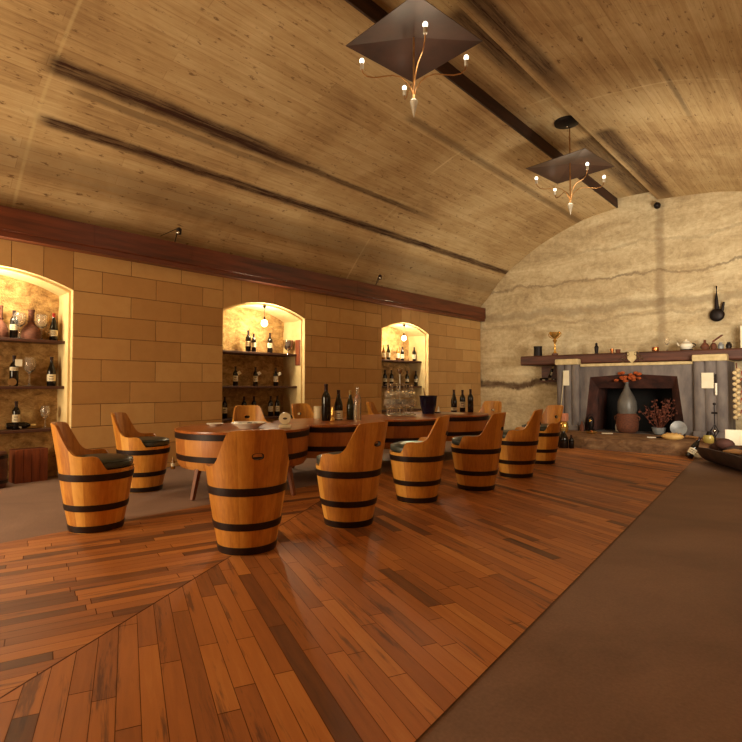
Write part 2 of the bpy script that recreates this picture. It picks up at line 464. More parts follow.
for (ni, (a, b)) in enumerate(NICHES):
    NXn = (-8.31, -8.46, -8.46)[ni]
    lin_ = MB(); N = 16
    loops = []
    for (xx, dd) in ((WX-.001, 0.0), (WX-.075, 0.0), (WX-.075, .03), (NXn-.05, .03)):
        loops.append([(xx, a+dd, 0.0)]+[(xx, a+dd+(b-a-2*dd)*i/N, arch_z(a+(b-a)*i/N, a, b)-dd) for i in range(N+1)]+[(xx, b-dd, 0.0)])
    n = len(loops[0])
    for L0, L1 in zip(loops, loops[1:]):
        for i in range(n-1): lin_.add([L0[i], L0[i+1], L1[i+1], L1[i]], [(0, 1, 2, 3)], .5)
    lin_.build('niche_lining', M['niche_stone'], wall, smooth=0, fix=False)
    bk = MB(); NY, NZ = 26, 40
    g = [[(NXn+.035*noise.fractal(Vector((3*(a+(b-a)*i/NY), 3.0*2.8*j/NZ, a)), .7, 2, 4), a-.02+(b-a+.04)*i/NY, 2.80*j/NZ) for i in range(NY+1)] for j in range(NZ+1)]
    flat = [p for row in g for p in row]
    bk.add(flat, [(j*(NY+1)+i, j*(NY+1)+i+1, (j+1)*(NY+1)+i+1, (j+1)*(NY+1)+i) for j in range(NZ) for i in range(NY)])
    bk.build('niche_back', M['niche_back'], wall, smooth=60, fix=False)

# ---- rock-cut end wall
def rock_mat():
    t = NT('rock_cut_wall'); c = t.t.nodes.new('ShaderNodeTexCoord'); sx = t.t.nodes.new('ShaderNodeSeparateXYZ'); t.l(c.outputs['Object'], sx.inputs[0])
    v = t.coord('Object', (.55, .55, 1.9))
    f = t.noise(v, 1.2, 10, .74, .6); fine = t.noise(t.coord('Object', (1, 1, 1)), 9, 8, .75, .4)
    col = t.ramp(t.math('ADD', t.math('MULTIPLY', f, .65), t.math('MULTIPLY', fine, .4)), [(.32, (138, 116, 88)), (.5, (192, 172, 136)), (.70, (232, 218, 182))])
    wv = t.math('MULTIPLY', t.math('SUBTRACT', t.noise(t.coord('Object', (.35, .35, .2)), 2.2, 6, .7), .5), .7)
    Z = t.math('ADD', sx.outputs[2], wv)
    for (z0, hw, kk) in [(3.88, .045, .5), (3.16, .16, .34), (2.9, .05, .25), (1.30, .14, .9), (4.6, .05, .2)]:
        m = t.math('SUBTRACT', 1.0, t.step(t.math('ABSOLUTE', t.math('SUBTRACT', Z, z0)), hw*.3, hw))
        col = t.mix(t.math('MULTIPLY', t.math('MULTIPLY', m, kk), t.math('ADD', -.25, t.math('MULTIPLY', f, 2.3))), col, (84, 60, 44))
    m = t.math('SUBTRACT', 1.0, t.step(t.math('ABSOLUTE', t.math('SUBTRACT', t.math('ADD', sx.outputs[0], t.math('MULTIPLY', wv, .3)), -3.2)), .03, .14))
    col = t.mix(t.math('MULTIPLY', m, .45), col, (120, 96, 70))
    t.bump(t.math('ADD', fine, f), .6, .04)
    return t.done(col, .9, spec=.15)
bw = MB(); nx, nz = 100, 66
bx0, bx1 = WX-.15, RX+.2; bz1 = 6.0
def bwp(i, j):
    X = bx0+(bx1-bx0)*i/nx; Z = bz1*j/nz
    d = .05*noise.fractal(Vector((X*.9, Z*2.6, 4.2)), .8, 2, 5)
    for (z0, a) in [(3.88, .03), (3.16, .045), (1.3, .07)]:
        d += -a*math.exp(-((Z-z0-.12*math.sin(X*.6+z0))/.07)**2)
    return (X, BY-d*1.0, Z)
flat = [bwp(i, j) for j in range(nz+1) for i in range(nx+1)]
fs = []
for j in range(nz):
    for i in range(nx):
        X = bx0+(bx1-bx0)*(i+.5)/nx; Z = bz1*(j+.5)/nz
        if -4.48 < X < -2.86 and Z < 1.25: continue
        fs.append((j*(nx+1)+i, j*(nx+1)+i+1, (j+1)*(nx+1)+i+1, (j+1)*(nx+1)+i))
bw.add(flat, fs); M['rock'] = rock_mat()
struct(bw.build('wall_back', M['rock'], smooth=50, fix=False))
# ---- side and rear walls behind the photographer, with unseen openings added for the area lights
rw = MB()
def wall_x(X, holes, y0, y1, z1):
    yc = sorted({y0, y1, *[h[0] for h in holes], *[h[1] for h in holes]}); zc = sorted({0.0, z1, *[h[2] for h in holes], *[h[3] for h in holes]})
    for i in range(len(yc)-1):
        for j in range(len(zc)-1):
            my, mz = (yc[i]+yc[i+1])/2, (zc[j]+zc[j+1])/2
            if any(h[0] < my < h[1] and h[2] < mz < h[3] for h in holes): continue
            rw.add([(X, yc[i], zc[j]), (X, yc[i+1], zc[j]), (X, yc[i+1], zc[j+1]), (X, yc[i], zc[j+1])], [(0, 1, 2, 3)])
wall_x(RX, [(2.6, 4.6, 1.1, 2.7), (6.6, 8.6, 1.1, 2.7)], FY, BY+.2, 3.62)
struct(rw.build('wall_right', M['block'], smooth=0, fix=False))
rear = MB()
rear.prism_y([(WX, 0), (-7.6, 0), (-7.6, 3.4), (-5.3, 3.4), (-5.3, 0), (RX, 0)]+[(a, vault_z(a)+.2) for a in reversed([WX+(RX-WX)*i/20 for i in range(21)])], FY-.2, FY)
struct(rear.build('wall_rear', M['block'], smooth=0))
for (n_, y0) in ((1, 2.6), (2, 6.6)):  # unseen windows, added to account for the side lights
    f = MB()
    f.box((RX, y0, 1.1), (RX+.08, y0+.06, 2.7)); f.box((RX, y0+1.94, 1.1), (RX+.08, y0+2.0, 2.7))
    f.box((RX, y0, 1.1), (RX+.08, y0+2, 1.16)); f.box((RX, y0, 2.64), (RX+.08, y0+2, 2.7)); f.box((RX, y0+.97, 1.1), (RX+.08, y0+1.03, 2.7))
    struct(f.build('added_window_%d' % n_, M['dark_wood'], smooth=0))

# ---- floor: concrete with a timber field laid in it
def concrete_mat():
    t = NT('brown_concrete'); v = t.coord('Object')
    f = t.math('ADD', t.math('MULTIPLY', t.noise(v, .8, 7, .65, .5), .7), t.math('MULTIPLY', t.noise(v, 60, 3, .6), .3))
    col = t.ramp(f, [(.3, (104, 82, 70)), (.5, (130, 104, 90)), (.72, (154, 126, 110))])
    t.bump(t.noise(v, 90, 3), .15, .003)
    return t.done(col, t.math('ADD', .5, t.math('MULTIPLY', f, .3)), spec=.35)
fl = MB(); fl.add([(WX-.65, FY-.2, 0), (RX+.2, FY-.2, 0), (RX+.2, BY+.8, 0), (WX-.65, BY+.8, 0)], [(0, 1, 2, 3)])
floor = struct(fl.build('floor', concrete_mat(), smooth=0))
def plank_mat():
    t = NT('worn_floor_planks'); r = t.attr('rnd')
    uv = t.t.nodes.new('ShaderNodeUVMap'); mp = t.t.nodes.new('ShaderNodeMapping'); mp.inputs['Scale'].default_value = (1.2, 16, 1); t.l(uv.outputs[0], mp.inputs[0])
    g = t.noise(mp.outputs[0], 2.0, 6, .65, .5); b = t.noise(t.coord('Object'), 1.3, 5, .6, .3)
    f = t.math('ADD', t.math('MULTIPLY', r, .62), t.math('ADD', t.math('MULTIPLY', g, .3), t.math('MULTIPLY', b, .22)))
    col = t.ramp(f, [(.14, (70, 48, 40)), (.32, (116, 72, 42)), (.52, (160, 98, 50)), (.72, (184, 116, 56)), (.95, (210, 150, 84))])
    st = t.t.nodes.new('ShaderNodeMapping'); st.inputs['Scale'].default_value = (.9, 10, 1); t.l(uv.outputs[0], st.inputs[0])
    stain = t.step(t.noise(st.outputs[0], 1.0, 5, .72, .3), .55, .66)
    col = t.mix(t.math('MULTIPLY', stain, .65), col, (66, 44, 40))
    t.bump(g, .15, .003)
    return t.done(col, t.math('ADD', .34, t.math('MULTIPLY', b, .28)), spec=.4)
def clip(poly, n, c):                            # keep n.p <= c
    out = []
    for i in range(len(poly)):
        a, b = poly[i], poly[(i+1) % len(poly)]; da = a.dot(n)-c; db = b.dot(n)-c
        if da <= 0: out.append(a)
        if (da < 0 < db) or (db < 0 < da): out.append(a+(b-a)*(da/(da-db)))
    return out
field = [Vector((-5.05, FY)), Vector((-.74, FY)), Vector((-2.02, 10.8)), Vector((-5.05, 10.9))]
def clip_field(poly):
    for i in range(4):
        a, b = field[i], field[(i+1) % 4]; d = b-a; n = Vector((d.y, -d.x)).normalized(); poly = clip(poly, n, n.dot(a))
        if len(poly) < 3: return []
    return poly
MP = Vector((-2.54, .62)); MA = math.radians(117.5); MD = Vector((math.cos(MA), math.sin(MA))); MN = Vector((-MD.y, MD.x))   # the long mitre line
pm_v, pm_f, pm_r, pm_uv = [], [], [], []
mv, mf = [], []
def lay(angle, side, W=.088):
    d = Vector((math.cos(angle), math.sin(angle))); p = Vector((-d.y, d.x)); k = -110
    rr = random.Random(int(angle*100))
    while k < 140:
        s = -18+rr.random()*1.2
        while s < 18:
            L = rr.uniform(.55, 1.35); g = .0025
            q = [MP+d*(s+g)+p*(k*W+g*.6), MP+d*(s+L-g)+p*(k*W+g*.6), MP+d*(s+L-g)+p*((k+1)*W-g*.6), MP+d*(s+g)+p*((k+1)*W-g*.6)]
            rnd = rr.random(); rnd = rr.uniform(0, .2) if rr.random() < .12 else .30+.55*rnd
            q = clip(q, MN*side, side*MN.dot(MP)-.005)
            if len(q) >= 3: q = clip_field(q)
            if len(q) >= 3:
                b = len(pm_v)
                for w_ in q: pm_v.append((w_.x, w_.y, .006)); pm_uv.append((w_.dot(d)+k*7.3, w_.dot(p)))
                pm_f.append(list(range(b, b+len(q)))); pm_r.append(rnd)
            s += L
        k += 1
lay(math.radians(156), 1.0)
lay(math.radians(73), -1.0)
me = bpy.data.meshes.new('plank_field'); me.from_pydata(pm_v, [], pm_f)
a = me.attributes.new('rnd', 'FLOAT', 'FACE'); a.data.foreach_set('value', pm_r)
ul = me.uv_layers.new(name='UVMap')
for lp in me.loops: ul.data[lp.index].uv = pm_uv[lp.vertex_index]
me.materials.append(plank_mat())
pf = bpy.data.objects.new('plank_field', me); C.objects.link(pf); pf.parent = floor
um = MB(); um.add([(p.x, p.y, .004) for p in field], [(0, 1, 2, 3)]); M['gap'] = NT('plank_gap').done((104, 62, 38), .9)
um.build('plank_bed', M['gap'], floor, smooth=0)

# ---- timber wall plate under the vault
bm_ = MB().prism_y([(-7.87, 3.08), (-7.70, 3.08), (-7.70, 3.145), (-7.675, 3.16), (-7.675, 3.45), (-7.87, 3.45)], FY, BY-.03)
for yj in (2.93, 4.4, 8.2): bm_.box((-7.68, yj, 3.16), (-7.672, yj+.006, 3.45))
M['wall_plate'] = simple('wall_plate_timber', (124, 62, 34), (72, 34, 20), .42, 0, 3.0, (2, .3, 4), .2)
struct(bm_.build('trim_1', M['wall_plate'], smooth=0))

# ================================================================== BARREL CHAIRS
def chair_r(z): return .211+.163*z+.007*math.sin(PI*min(1, z/.6))
def sm(t): t = max(0, min(1, t)); return t*t*(3-2*t)
def chair_top(th):
    a = abs(math.degrees(th))
    if a < 34: return .93-.012*(a/34)**4
    if a < 78:
        for (a0, h0), (a1, h1) in zip(BACK, BACK[1:]):
            if a0 <= a <= a1: return h0+(h1-h0)*(a-a0)/(a1-a0)
    if a < 95: return .652+.006*math.sin(PI*(a-78)/17)
    if a < 113: return .652-.117*sm((a-95)/18.0)
    return .535
BACK = [(34, .918), (36.5, .908), (38.5, .89), (41, .86), (49, .77), (55, .71), (60, .68), (66, .661), (78, .652)]
def make_chair():
    root = thing('barrel_chair', 'x', 'chair', (0, 0, 0))
    N = 144; T = .026; rings = 15; NS = 18
    rs = [random.random() for _ in range(NS)]
    b = MB(); oi = []
    for i in range(N):                            # th measured from the back, back at -x so the chair faces +x
        th = -PI+2*PI*i/N; h = chair_top(th); col = []
        for j in range(rings+1):
            z = h*j/rings; r = chair_r(z); col.append((-r*math.cos(th), -r*math.sin(th), z))
        inn = []
        for j in range(rings+1):
            z = h-(h-.05)*j/rings; r = chair_r(z)-T; inn.append((-r*math.cos(th), -r*math.sin(th), z))
        oi.append(col+inn)
    m = len(oi[0]); b.v = [p for c in oi for p in c]
    hole_i = [i for i in range(N) if abs(math.degrees(-PI+2*PI*(i+.5)/N)) < 6.5]
    for i in range(N):
        i2 = (i+1) % N; rnd = rs[int((i+2)*NS/N) % NS]
        for j in range(m):
            j2 = (j+1) % m
            b.f.append([i*m+j, i2*m+j, i2*m+j2, i*m+j2]); b.r.append(rnd)
    body = b.build('staves', M['stave'], root, smooth=40)
    # hand hole through the back
    cut_ = MB(); n = 20; pts = []
    for k in range(n):
        t = 2*PI*k/n; pts.append((.044*abs(math.cos(t))**.8*math.copysign(1, math.cos(t)), .024*abs(math.sin(t))**.7*math.copysign(1, math.sin(t))))
    kk = len(cut_.v)
    cut_.v = [(-.45, p[0], .738+p[1]) for p in pts]+[(-.2, p[0], .738+p[1]) for p in pts]
    cut_.f = [list(range(n))[::-1], list(range(n, 2*n))]+[[k, (k+1) % n, n+(k+1) % n, n+k] for k in range(n)]; cut_.r = [.2]*(n+2)
    co = cut_.build('cutter', M['stave'], None, smooth=0)
    md = body.modifiers.new('hole', 'BOOLEAN'); md.object = co; md.operation = 'DIFFERENCE'; md.solver = 'EXACT'
    dg = bpy.context.evaluated_depsgraph_get(); nm = bpy.data.meshes.new_from_object(body.evaluated_get(dg))
    body.modifiers.clear(); body.data = nm; bpy.data.objects.remove(co)
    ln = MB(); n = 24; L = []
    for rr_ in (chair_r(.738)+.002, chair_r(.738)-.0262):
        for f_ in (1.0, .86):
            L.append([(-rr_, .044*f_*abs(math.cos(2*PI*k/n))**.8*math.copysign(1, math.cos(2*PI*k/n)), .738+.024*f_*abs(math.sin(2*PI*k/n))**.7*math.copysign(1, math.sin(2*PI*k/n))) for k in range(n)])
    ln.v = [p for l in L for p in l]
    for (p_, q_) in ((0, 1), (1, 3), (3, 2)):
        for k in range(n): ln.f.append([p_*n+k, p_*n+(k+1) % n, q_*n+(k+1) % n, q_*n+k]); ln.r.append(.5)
    ln.build('hand_hole_shade', M['hole_shade'], body, smooth=0, fix=False)  # dark lining paints the hole's shade into its colour
    for (z0, z1) in ((.006, .062), (.19, .243), (.447, .505)):
        h = MB(); h.lathe([(chair_r(z0)-.004, z0), (chair_r(z0)+.006, z0), (chair_r((z0+z1)/2)+.007, (z0+z1)/2), (chair_r(z1)+.006, z1), (chair_r(z1)-.004, z1)], 64, cap=False)
        h.build('hoop', M['hoop'], root, smooth=40)
    s = MB().lathe([(.0, .475), (.266, .475), (.266, .512), (0, .512)], 48); s.build('seat_board', M['stave'], root, smooth=30)
    c = MB().lathe([(.0, .512), (.25, .512), (.264, .54), (.290, .548), (.293, .582), (.278, .608), (.22, .622), (.1, .627), (0, .628)], 48)
    cu = c.build('cushion', M['cushion'], root, smooth=60)
    p = MB().lathe([(.287, .594), (.292, .598), (.289, .604), (.282, .605)], 48, cap=False); p.build('piping', M['cushion'], cu, smooth=60)
    return root
chair0 = make_chair(); first = [True]
G = 'oak barrel chairs around the lobed table'
def chair(x, y, facing, label):
    if first[0]:
        first[0] = False; chair0.location = (x, y, CZ(x, y)); chair0.rotation_euler = (0, 0, math.radians(facing)); chair0['label'] = label; chair0['group'] = G; return chair0
    return dup(chair0, (x, y, CZ(x, y)), math.radians(facing), label, G)
def CZ(x, y):
    e = field; inside = x > -5.05-.3
    return .006 if inside else 0.0
chair(-4.98, 1.96, 62, 'barrel chair nearest the left edge, bright left side, green cushion and low arms seen')
chair(-6.39, 3.05, 48, 'barrel chair close to the block wall behind the leftmost chair, facing right')
chair(-3.49, 2.49, 157, 'largest front barrel chair with its back to us, dark hand hole in the middle')
chair(-3.43, 3.55, 184, 'barrel chair second in the front row, just right of the largest one')
chair(-3.56, 4.76, 203, 'barrel chair third in the front row, its green cushion showing in profile')
chair(-3.42, 5.77, 190, 'barrel chair fourth in the front row, tall back with hand hole at its right')
chair(-3.47, 6.92, 198, 'barrel chair fifth in the front row, next to the last one')
chair(-3.77, 8.38, 238, 'barrel chair at the far right end of the front row by the fireplace')
chair(-5.75, 10.1, 268, 'barrel chair at the far end of the long table, seen above the front row')
chair(-7.22, 5.22, -22, 'barrel chair behind the table in front of the middle niche, behind the plates')
chair(-7.32, 6.58, 0, 'barrel chair behind the table, right of the middle niche behind the dark bottles')
chair(-7.05, 8.33, 30, 'reddish barrel chair behind the table, left of the glass tower')

# ================================================================== LOBED TABLE
TX, TY, SP, TR, TZ = -5.55, [3.9, 5.35, 6.8, 8.25], 1.45, .80, .75
def outline(r, n=40):
    ph = math.acos(min(1, SP/2/r)); pts = []
    def arc(cy, a0, a1, k):
        for i in range(k): t = a0+(a1-a0)*i/k; pts.append((TX+r*math.cos(t), cy+r*math.sin(t)))
    # +x side going up in y, round the far end, back down the -x side
    up = PI/2-ph; dn = -PI/2+ph
    arc(TY[0], -PI/2, up, n)
    arc(TY[1], dn, up, n); arc(TY[2], dn, up, n); arc(TY[3], dn, PI/2, n)
    arc(TY[3], PI/2, PI-dn if False else PI+PI/2-ph, n)
    arc(TY[2], PI/2+ph, 3*PI/2-ph, n); arc(TY[1], PI/2+ph, 3*PI/2-ph, n); arc(TY[0], PI/2+ph, 3*PI/2, n)
    return pts
def band(levels, name, mat, parent, rndfn=None, closed=False, smooth=40):
    b = MB(); L = [[(p[0], p[1], z) for p in outline(r)] for (r, z) in levels]; n = len(L[0]); b.v = [p for l in L for p in l]
    for j in range(len(L)-1):
        for i in range(n):
            b.f.append([j*n+i, j*n+(i+1) % n, (j+1)*n+(i+1) % n, (j+1)*n+i]); b.r.append(rndfn(i) if rndfn else .5)
    if closed:
        b.f.append(list(range(n))[::-1]); b.f.append([(len(L)-1)*n+i for i in range(n)]); b.r += [.5, .5]
    o = b.build(name, mat, parent, smooth=smooth)
    if closed:
        bm2 = bmesh.new(); bm2.from_mesh(o.data); bmesh.ops.triangulate(bm2, faces=[f for f in bm2.faces if len(f.verts) > 4]); bm2.to_mesh(o.data); bm2.free()
    return o
table = thing('barrel_table', 'long oak table of four joined round tub lobes bound with black hoops', 'table', (0, 0, 0))
rs_ = [random.random() for _ in range(400)]
def tabletop_mat():
    t = NT('tabletop_oak'); v = t.coord('Object', (9, 1, 1)); g = t.noise(v, 2.2, 6, .65, .4); b = t.noise(t.coord('Object'), 1.2, 3)
    br = t.t.nodes.new('ShaderNodeTexBrick'); t.l(t.coord('Object', (1, 1, 1), (0, 0, PI/2)), br.inputs['Vector'])
    br.inputs['Scale'].default_value = 1; br.inputs['Brick Width'].default_value = 8; br.inputs['Row Height'].default_value = .12; br.inputs['Mortar Size'].default_value = .003
    br.inputs['Color1'].default_value = (.2, .2, .2, 1); br.inputs['Color2'].default_value = (.7, .7, .7, 1); br.inputs['Mortar'].default_value = (0, 0, 0, 1)
    f = t.math('ADD', t.math('MULTIPLY', br.outputs['Color'], .3), t.math('ADD', t.math('MULTIPLY', g, .45), t.math('MULTIPLY', b, .25)))
    return t.done(t.ramp(f, [(.25, (110, 54, 22)), (.5, (158, 86, 34)), (.8, (190, 118, 54))]), .28, spec=.5)
band([(.775, .715), (.797, .72), (.80, .735), (.797, .748), (.785, TZ)], 'tabletop', tabletop_mat(), table, closed=True, smooth=30)
band([(.66, .315), (.735, .318), (.762, .36), (.776, .46), (.785, .6), (.787, .716)], 'staves', M['table_stave'], table, lambda i: rs_[i//5], smooth=35)
for (z0, z1, r0, r1) in ((.655, .722, .796, .800), (.41, .475, .774, .780)):
    band([(r0-.012, z0), (r0, z0), (r1, z1), (r1-.012, z1)], 'hoop', M['hoop'], table, smooth=40)
def leg(cy, deg):
    a = math.radians(deg); ca, sa = math.cos(a), math.sin(a); b = MB(); L = []
    for (r, z, h) in ((.70, .40, .030), (.80, .0, .021)):
        for (p, q) in ((-1, -1), (1, -1), (1, 1), (-1, 1)):
            L.append((TX+(r+p*h)*ca-q*h*sa, cy+(r+p*h)*sa+q*h*ca, z if z else .006))
    b.add(L, [(0, 3, 2, 1), (4, 5, 6, 7), (0, 1, 5, 4), (1, 2, 6, 5), (2, 3, 7, 6), (3, 0, 4, 7)])
    b.build('leg', M['leg_wood'], table, smooth=0, bevel=.005)
for (i, d) in ((0, -78), (0, 9), (0, 171), (1, 0), (1, 180), (2, 0), (2, 180), (3, 0), (3, 180), (3, 80)): leg(TY[i], d)

# ================================================================== BOTTLES
BORD = [(.0, .004), (.034, 0), (.038, .006), (.038, .185), (.036, .20), (.026, .222), (.016, .236), (.0145, .25), (.0145, .288), (.0165, .289), (.0165, .30), (0, .30)]
BURG = [(.0, .004), (.037, 0), (.041, .006), (.041, .135), (.038, .16), (.030, .19), (.021, .22), (.0155, .25), (.0145, .285), (.0165, .287), (.0165, .30), (0, .30)]
protos = {}
def bottle(p, label, H=.36, kind='bord', glass='bottle_dark', cap='capsule_dark', lab='label', group=None, lz=(.07, .14), fat=1.0, name='wine_bottle', rz=None, cat='bottle'):
    key = (kind, glass, cap, lab, lz)
    face = math.atan2(CAM.y-p[1], CAM.x-p[0]) if rz is None else rz
    s = H/.30; sc = (s*fat, s*fat, s)
    if key not in protos:
        prof = BORD if kind == 'bord' else BURG
        r = thing(name, label, cat, p, face, group); r.scale = sc
        MB().lathe(prof, 24).build('body', M[glass], r, smooth=50)
        rb = max(q[0] for q in prof)
        if lab:
            l = MB().lathe([(rb+.0006, lz[0]), (rb+.0006, lz[1])], 18, a0=-1.25, a1=1.25, cap=False); lo = l.build('paper_label', M[lab], r, smooth=60, fix=False)
            hh = lz[1]-lz[0]
            k = MB()
            for (a, b_, wd) in ((.62, .74, .45), (.36, .42, .6), (.2, .25, .5)):
                k.lathe([(rb+.001, lz[0]+hh*a), (rb+.001, lz[0]+hh*b_)], 8, a0=-wd, a1=wd, cap=False)
            k.build('print', M['ink'], lo, smooth=60, fix=False)
        if cap:
            MB().lathe([(.0153, .235 if kind == 'bord' else .25), (.0155, .286), (.0172, .288), (.0172, .3005), (0, .301)], 18, cap=False).build('capsule', M[cap], r, smooth=40)
        protos[key] = r; return r
    r = dup(protos[key], p, face, label, group, sc); r.name = name
    if not group and 'group' in r: del r['group']
    r['category'] = cat
    return r
def shelf_pt(u, x, z): d = ray(u, 371); k = x/d.x; return Vector((x, d.y*k, z))

# ---- niche shelves, pendants
SH = (1.87, 1.25, .68); NAMES = ('left', 'middle', 'right'); ROW = ('top', 'middle', 'lowest')
for n_, (a, b) in enumerate(NICHES):
    for r_, z in enumerate(SH):
        s = MB(); s.box(((-8.31, NX, NX)[n_], a+.034, z-.04), (-8.04, b-.034, z)); o = s.build('wall_shelf', M['shelf_wood'], None, smooth=0, bevel=.006)
        tag(o, '%s dark timber shelf in the %s lit niche' % (ROW[r_], NAMES[n_]), 'shelf', 'timber shelves in the niches')
    ym = (a+b)/2; pbx = -7.93
    t = thing('pendant_bulb', 'bare lit bulb hanging from the arch of the %s niche' % NAMES[n_], 'lamp', (pbx, ym, APX-.033), 0, 'pendant bulbs in the niches')
    MB().lathe([(0, -.05), (.022, -.045), (.03, -.01), (.034, 0)], 16).build('ceiling_cup', M['iron'], t)
    MB().tube([(0, 0, -.04), (0, 0, -.21)], .004).build('cord', M['iron'], t)
    hb = MB().lathe([(0, -.27), (.016, -.265), (.018, -.21), (0, -.2)], 14); hb.build('holder', M['iron'], t)
    MB().ball((0, 0, -.325), .058, (1, 1, 1.12), 18, 10).build('bulb', M['bulb'], t, smooth=80)
    d = bpy.data.lights.new('niche_bulb_light', 'POINT'); d.energy = (130, 165, 165)[n_]; d.color = (1.0, .84, .56); d.shadow_soft_size = .075
    o = bpy.data.objects.new('niche_bulb_light', d); C.objects.link(o); o.location = (pbx, ym, APX-.358); M['bulb'].use_nodes = True

x1 = -8.17
# left niche
bottle(shelf_pt(13, x1, SH[0]), 'dark wine bottle with a round cream label on the left niche top shelf', .37, 'bord', lz=(.09, .15))
bottle(shelf_pt(53, x1, SH[0]), 'red-capped wine bottle at the right end of the left niche top shelf', .38, 'burg', cap='capsule_red', lz=(.05, .115))
bottle(shelf_pt(14, x1, SH[1]), 'dark wine bottle with a white neck tag on the left niche middle shelf', .40, 'bord', lz=(.15, .185))
bottle(shelf_pt(51.5, x1, SH[1]), 'dark sloping-shouldered wine bottle at the right end of the left niche middle shelf', .40, 'burg', lz=(.05, .12))
bottle(shelf_pt(17, x1, SH[2]), 'dark labelled wine bottle on the left niche lowest shelf', .37, 'bord', lz=(.08, .16))
p = shelf_pt(12.5, -8.155, SH[1])
t = MB().lathe([(0, 0), (.05, .002), (.05, .01), (0, .012)], 20); o = t.build('medallion', M['silver'], None, smooth=40)
o.rotation_euler = (0, PI/2, math.atan2(-p.y, -p.x)); o.location = p+Vector((.035, -.01, .052)); tag(o, 'round silver medallion leaning on the tagged bottle in the left niche', 'medallion')
p = shelf_pt(18.5, -8.14, SH[1]); tg = MB().box((-.005, -.04, .26), (.0, .04, .35)); o = tg.build('neck_tag', M['paper'], None, smooth=0)
o.location = p; o.rotation_euler = (0, .1, math.atan2(-p.y, -p.x)); tag(o, 'square white card hung on the tagged bottle in the left niche', 'card')
# carafes
def carafe(p, label, H, W):
    t = thing('carafe', label, 'carafe', p)
    MB().lathe([(0, 0), (W*.96, 0), (W, .03*H), (W*.93, .28*H), (W*.72, .42*H), (W*.34, .54*H), (W*.3, .62*H), (W*.3, .93*H), (W*.34, .95*H), (W*.34, H), (W*.25, H), (W*.22, .6*H), (0, .5*H)], 28).build('body', M['wicker'], t)
    MB().lathe([(W*.36, .58*H), (W*.40, .60*H), (W*.36, .62*H)], 20, cap=False).build('collar', M['dark_wood'], t)
carafe(shelf_pt(30.5, x1, SH[0]), 'brown bell-shaped wicker flask with a long neck on the left niche top shelf', .40, .12)
carafe(shelf_pt(-1, x1, SH[0]), 'brown wicker flask cut off by the left picture edge on the top shelf', .42, .10)
# wine glass
GP = [(0, 0), (.034, .001), (.034, .004), (.008, .008), (.0042, .02), (.004, .085), (.012, .096), (.03, .115), (.039, .145), (.038, .175), (.031, .205), (.030, .205), (.0365, .175), (.0375, .145), (.028, .117), (.008, .1), (0, .099)]
gp = {}
def wglass(p, label, H=.24, group=None, flip=False, fat=1.0):
    s = H/.205
    if 'g' not in gp:
        o = MB().lathe(GP, 20).build('wine_glass', M['glass'], None, smooth=50); gp['g'] = o
    else:
        o = gp['g'].copy(); C.objects.link(o)
    o.location = p; o.scale = (s*fat, s*fat, s); o.rotation_euler = (PI if flip else 0, 0, 0)
    for k in ('group',):
        if k in o: del o[k]
    return tag(o, label, 'glass', group)
wglass(shelf_pt(18.7, -8.105, SH[0]), 'wine glass beside the round-labelled bottle on the left niche top shelf', .34, fat=1.1)
wglass(shelf_pt(41, -8.11, SH[0]), 'wine glass right of the bell-shaped flask on the left niche top shelf', .34, fat=1.1)
wglass(shelf_pt(46.5, -8.23, SH[0]), 'wine glass left of the red-capped bottle on the left niche top shelf', .22)
wglass(shelf_pt(29.5, -8.15, SH[1]), 'single large wine glass on the left niche middle shelf', .38, fat=1.05)
wglass(shelf_pt(46, -8.15, SH[2]), 'wine glass on the left niche lowest shelf behind the chair back', .30)
# lying bottles lowest shelf of left niche
def lying(p, label, yaw, H=.33, pitch=PI/2, lab='label', glass='bottle_dark'):
    o = bottle(p, label, H, 'bord', glass, 'capsule_gold', lab, lz=(.07, .15), rz=0)
    o.rotation_euler = (0, pitch, yaw); return o
p = shelf_pt(9, -8.19, SH[2]); lying(p+Vector((0, -.02, .052)), 'bottle lying on its side with pale cap on the left niche lowest shelf', math.radians(80))

# crate on the floor of the left niche and a dark cask by the picture edge
p = atz(39, 484, 0)
t = thing('wooden_crate', 'reddish upright wooden box on the floor below the left niche', 'crate', (-8.0, p.y-.02, .0))
b = MB()
for i in range(4): b.box((.0, -.19+.095*i+.002, 0), (.02, -.19+.095*(i+1)-.002, .43), random.random())
b.build('front_boards', M['red_wood'], t, smooth=0, bevel=.003)
MB().box((-.23, -.19, 0), (-.001, .19, .425)).build('box', M['red_wood'], t, smooth=0)
p = atz(-7, 488, 0)
t = thing('stool', 'dark cask stool cut off by the left picture edge', 'stool', (p.x, p.y, 0))
MB().lathe([(0, 0), (.13, 0), (.145, .15), (.148, .25), (.14, .42), (.12, .44), (0, .44)], 28).build('body', M['dark_wood'], t)
for z in (.06, .36): MB().lathe([(.13, z), (.150, z), (.150, z+.04), (.13, z+.04)], 28, cap=False).build('hoop', M['hoop'], t)
p = atz(173, 469, 0); p.x = max(p.x, -7.78)
bottle((p.x, p.y, 0), 'small pale bottle standing on the floor against the block wall', .19, 'burg', 'bottle_amber', 'capsule_gold', 'label', fat=1.2)

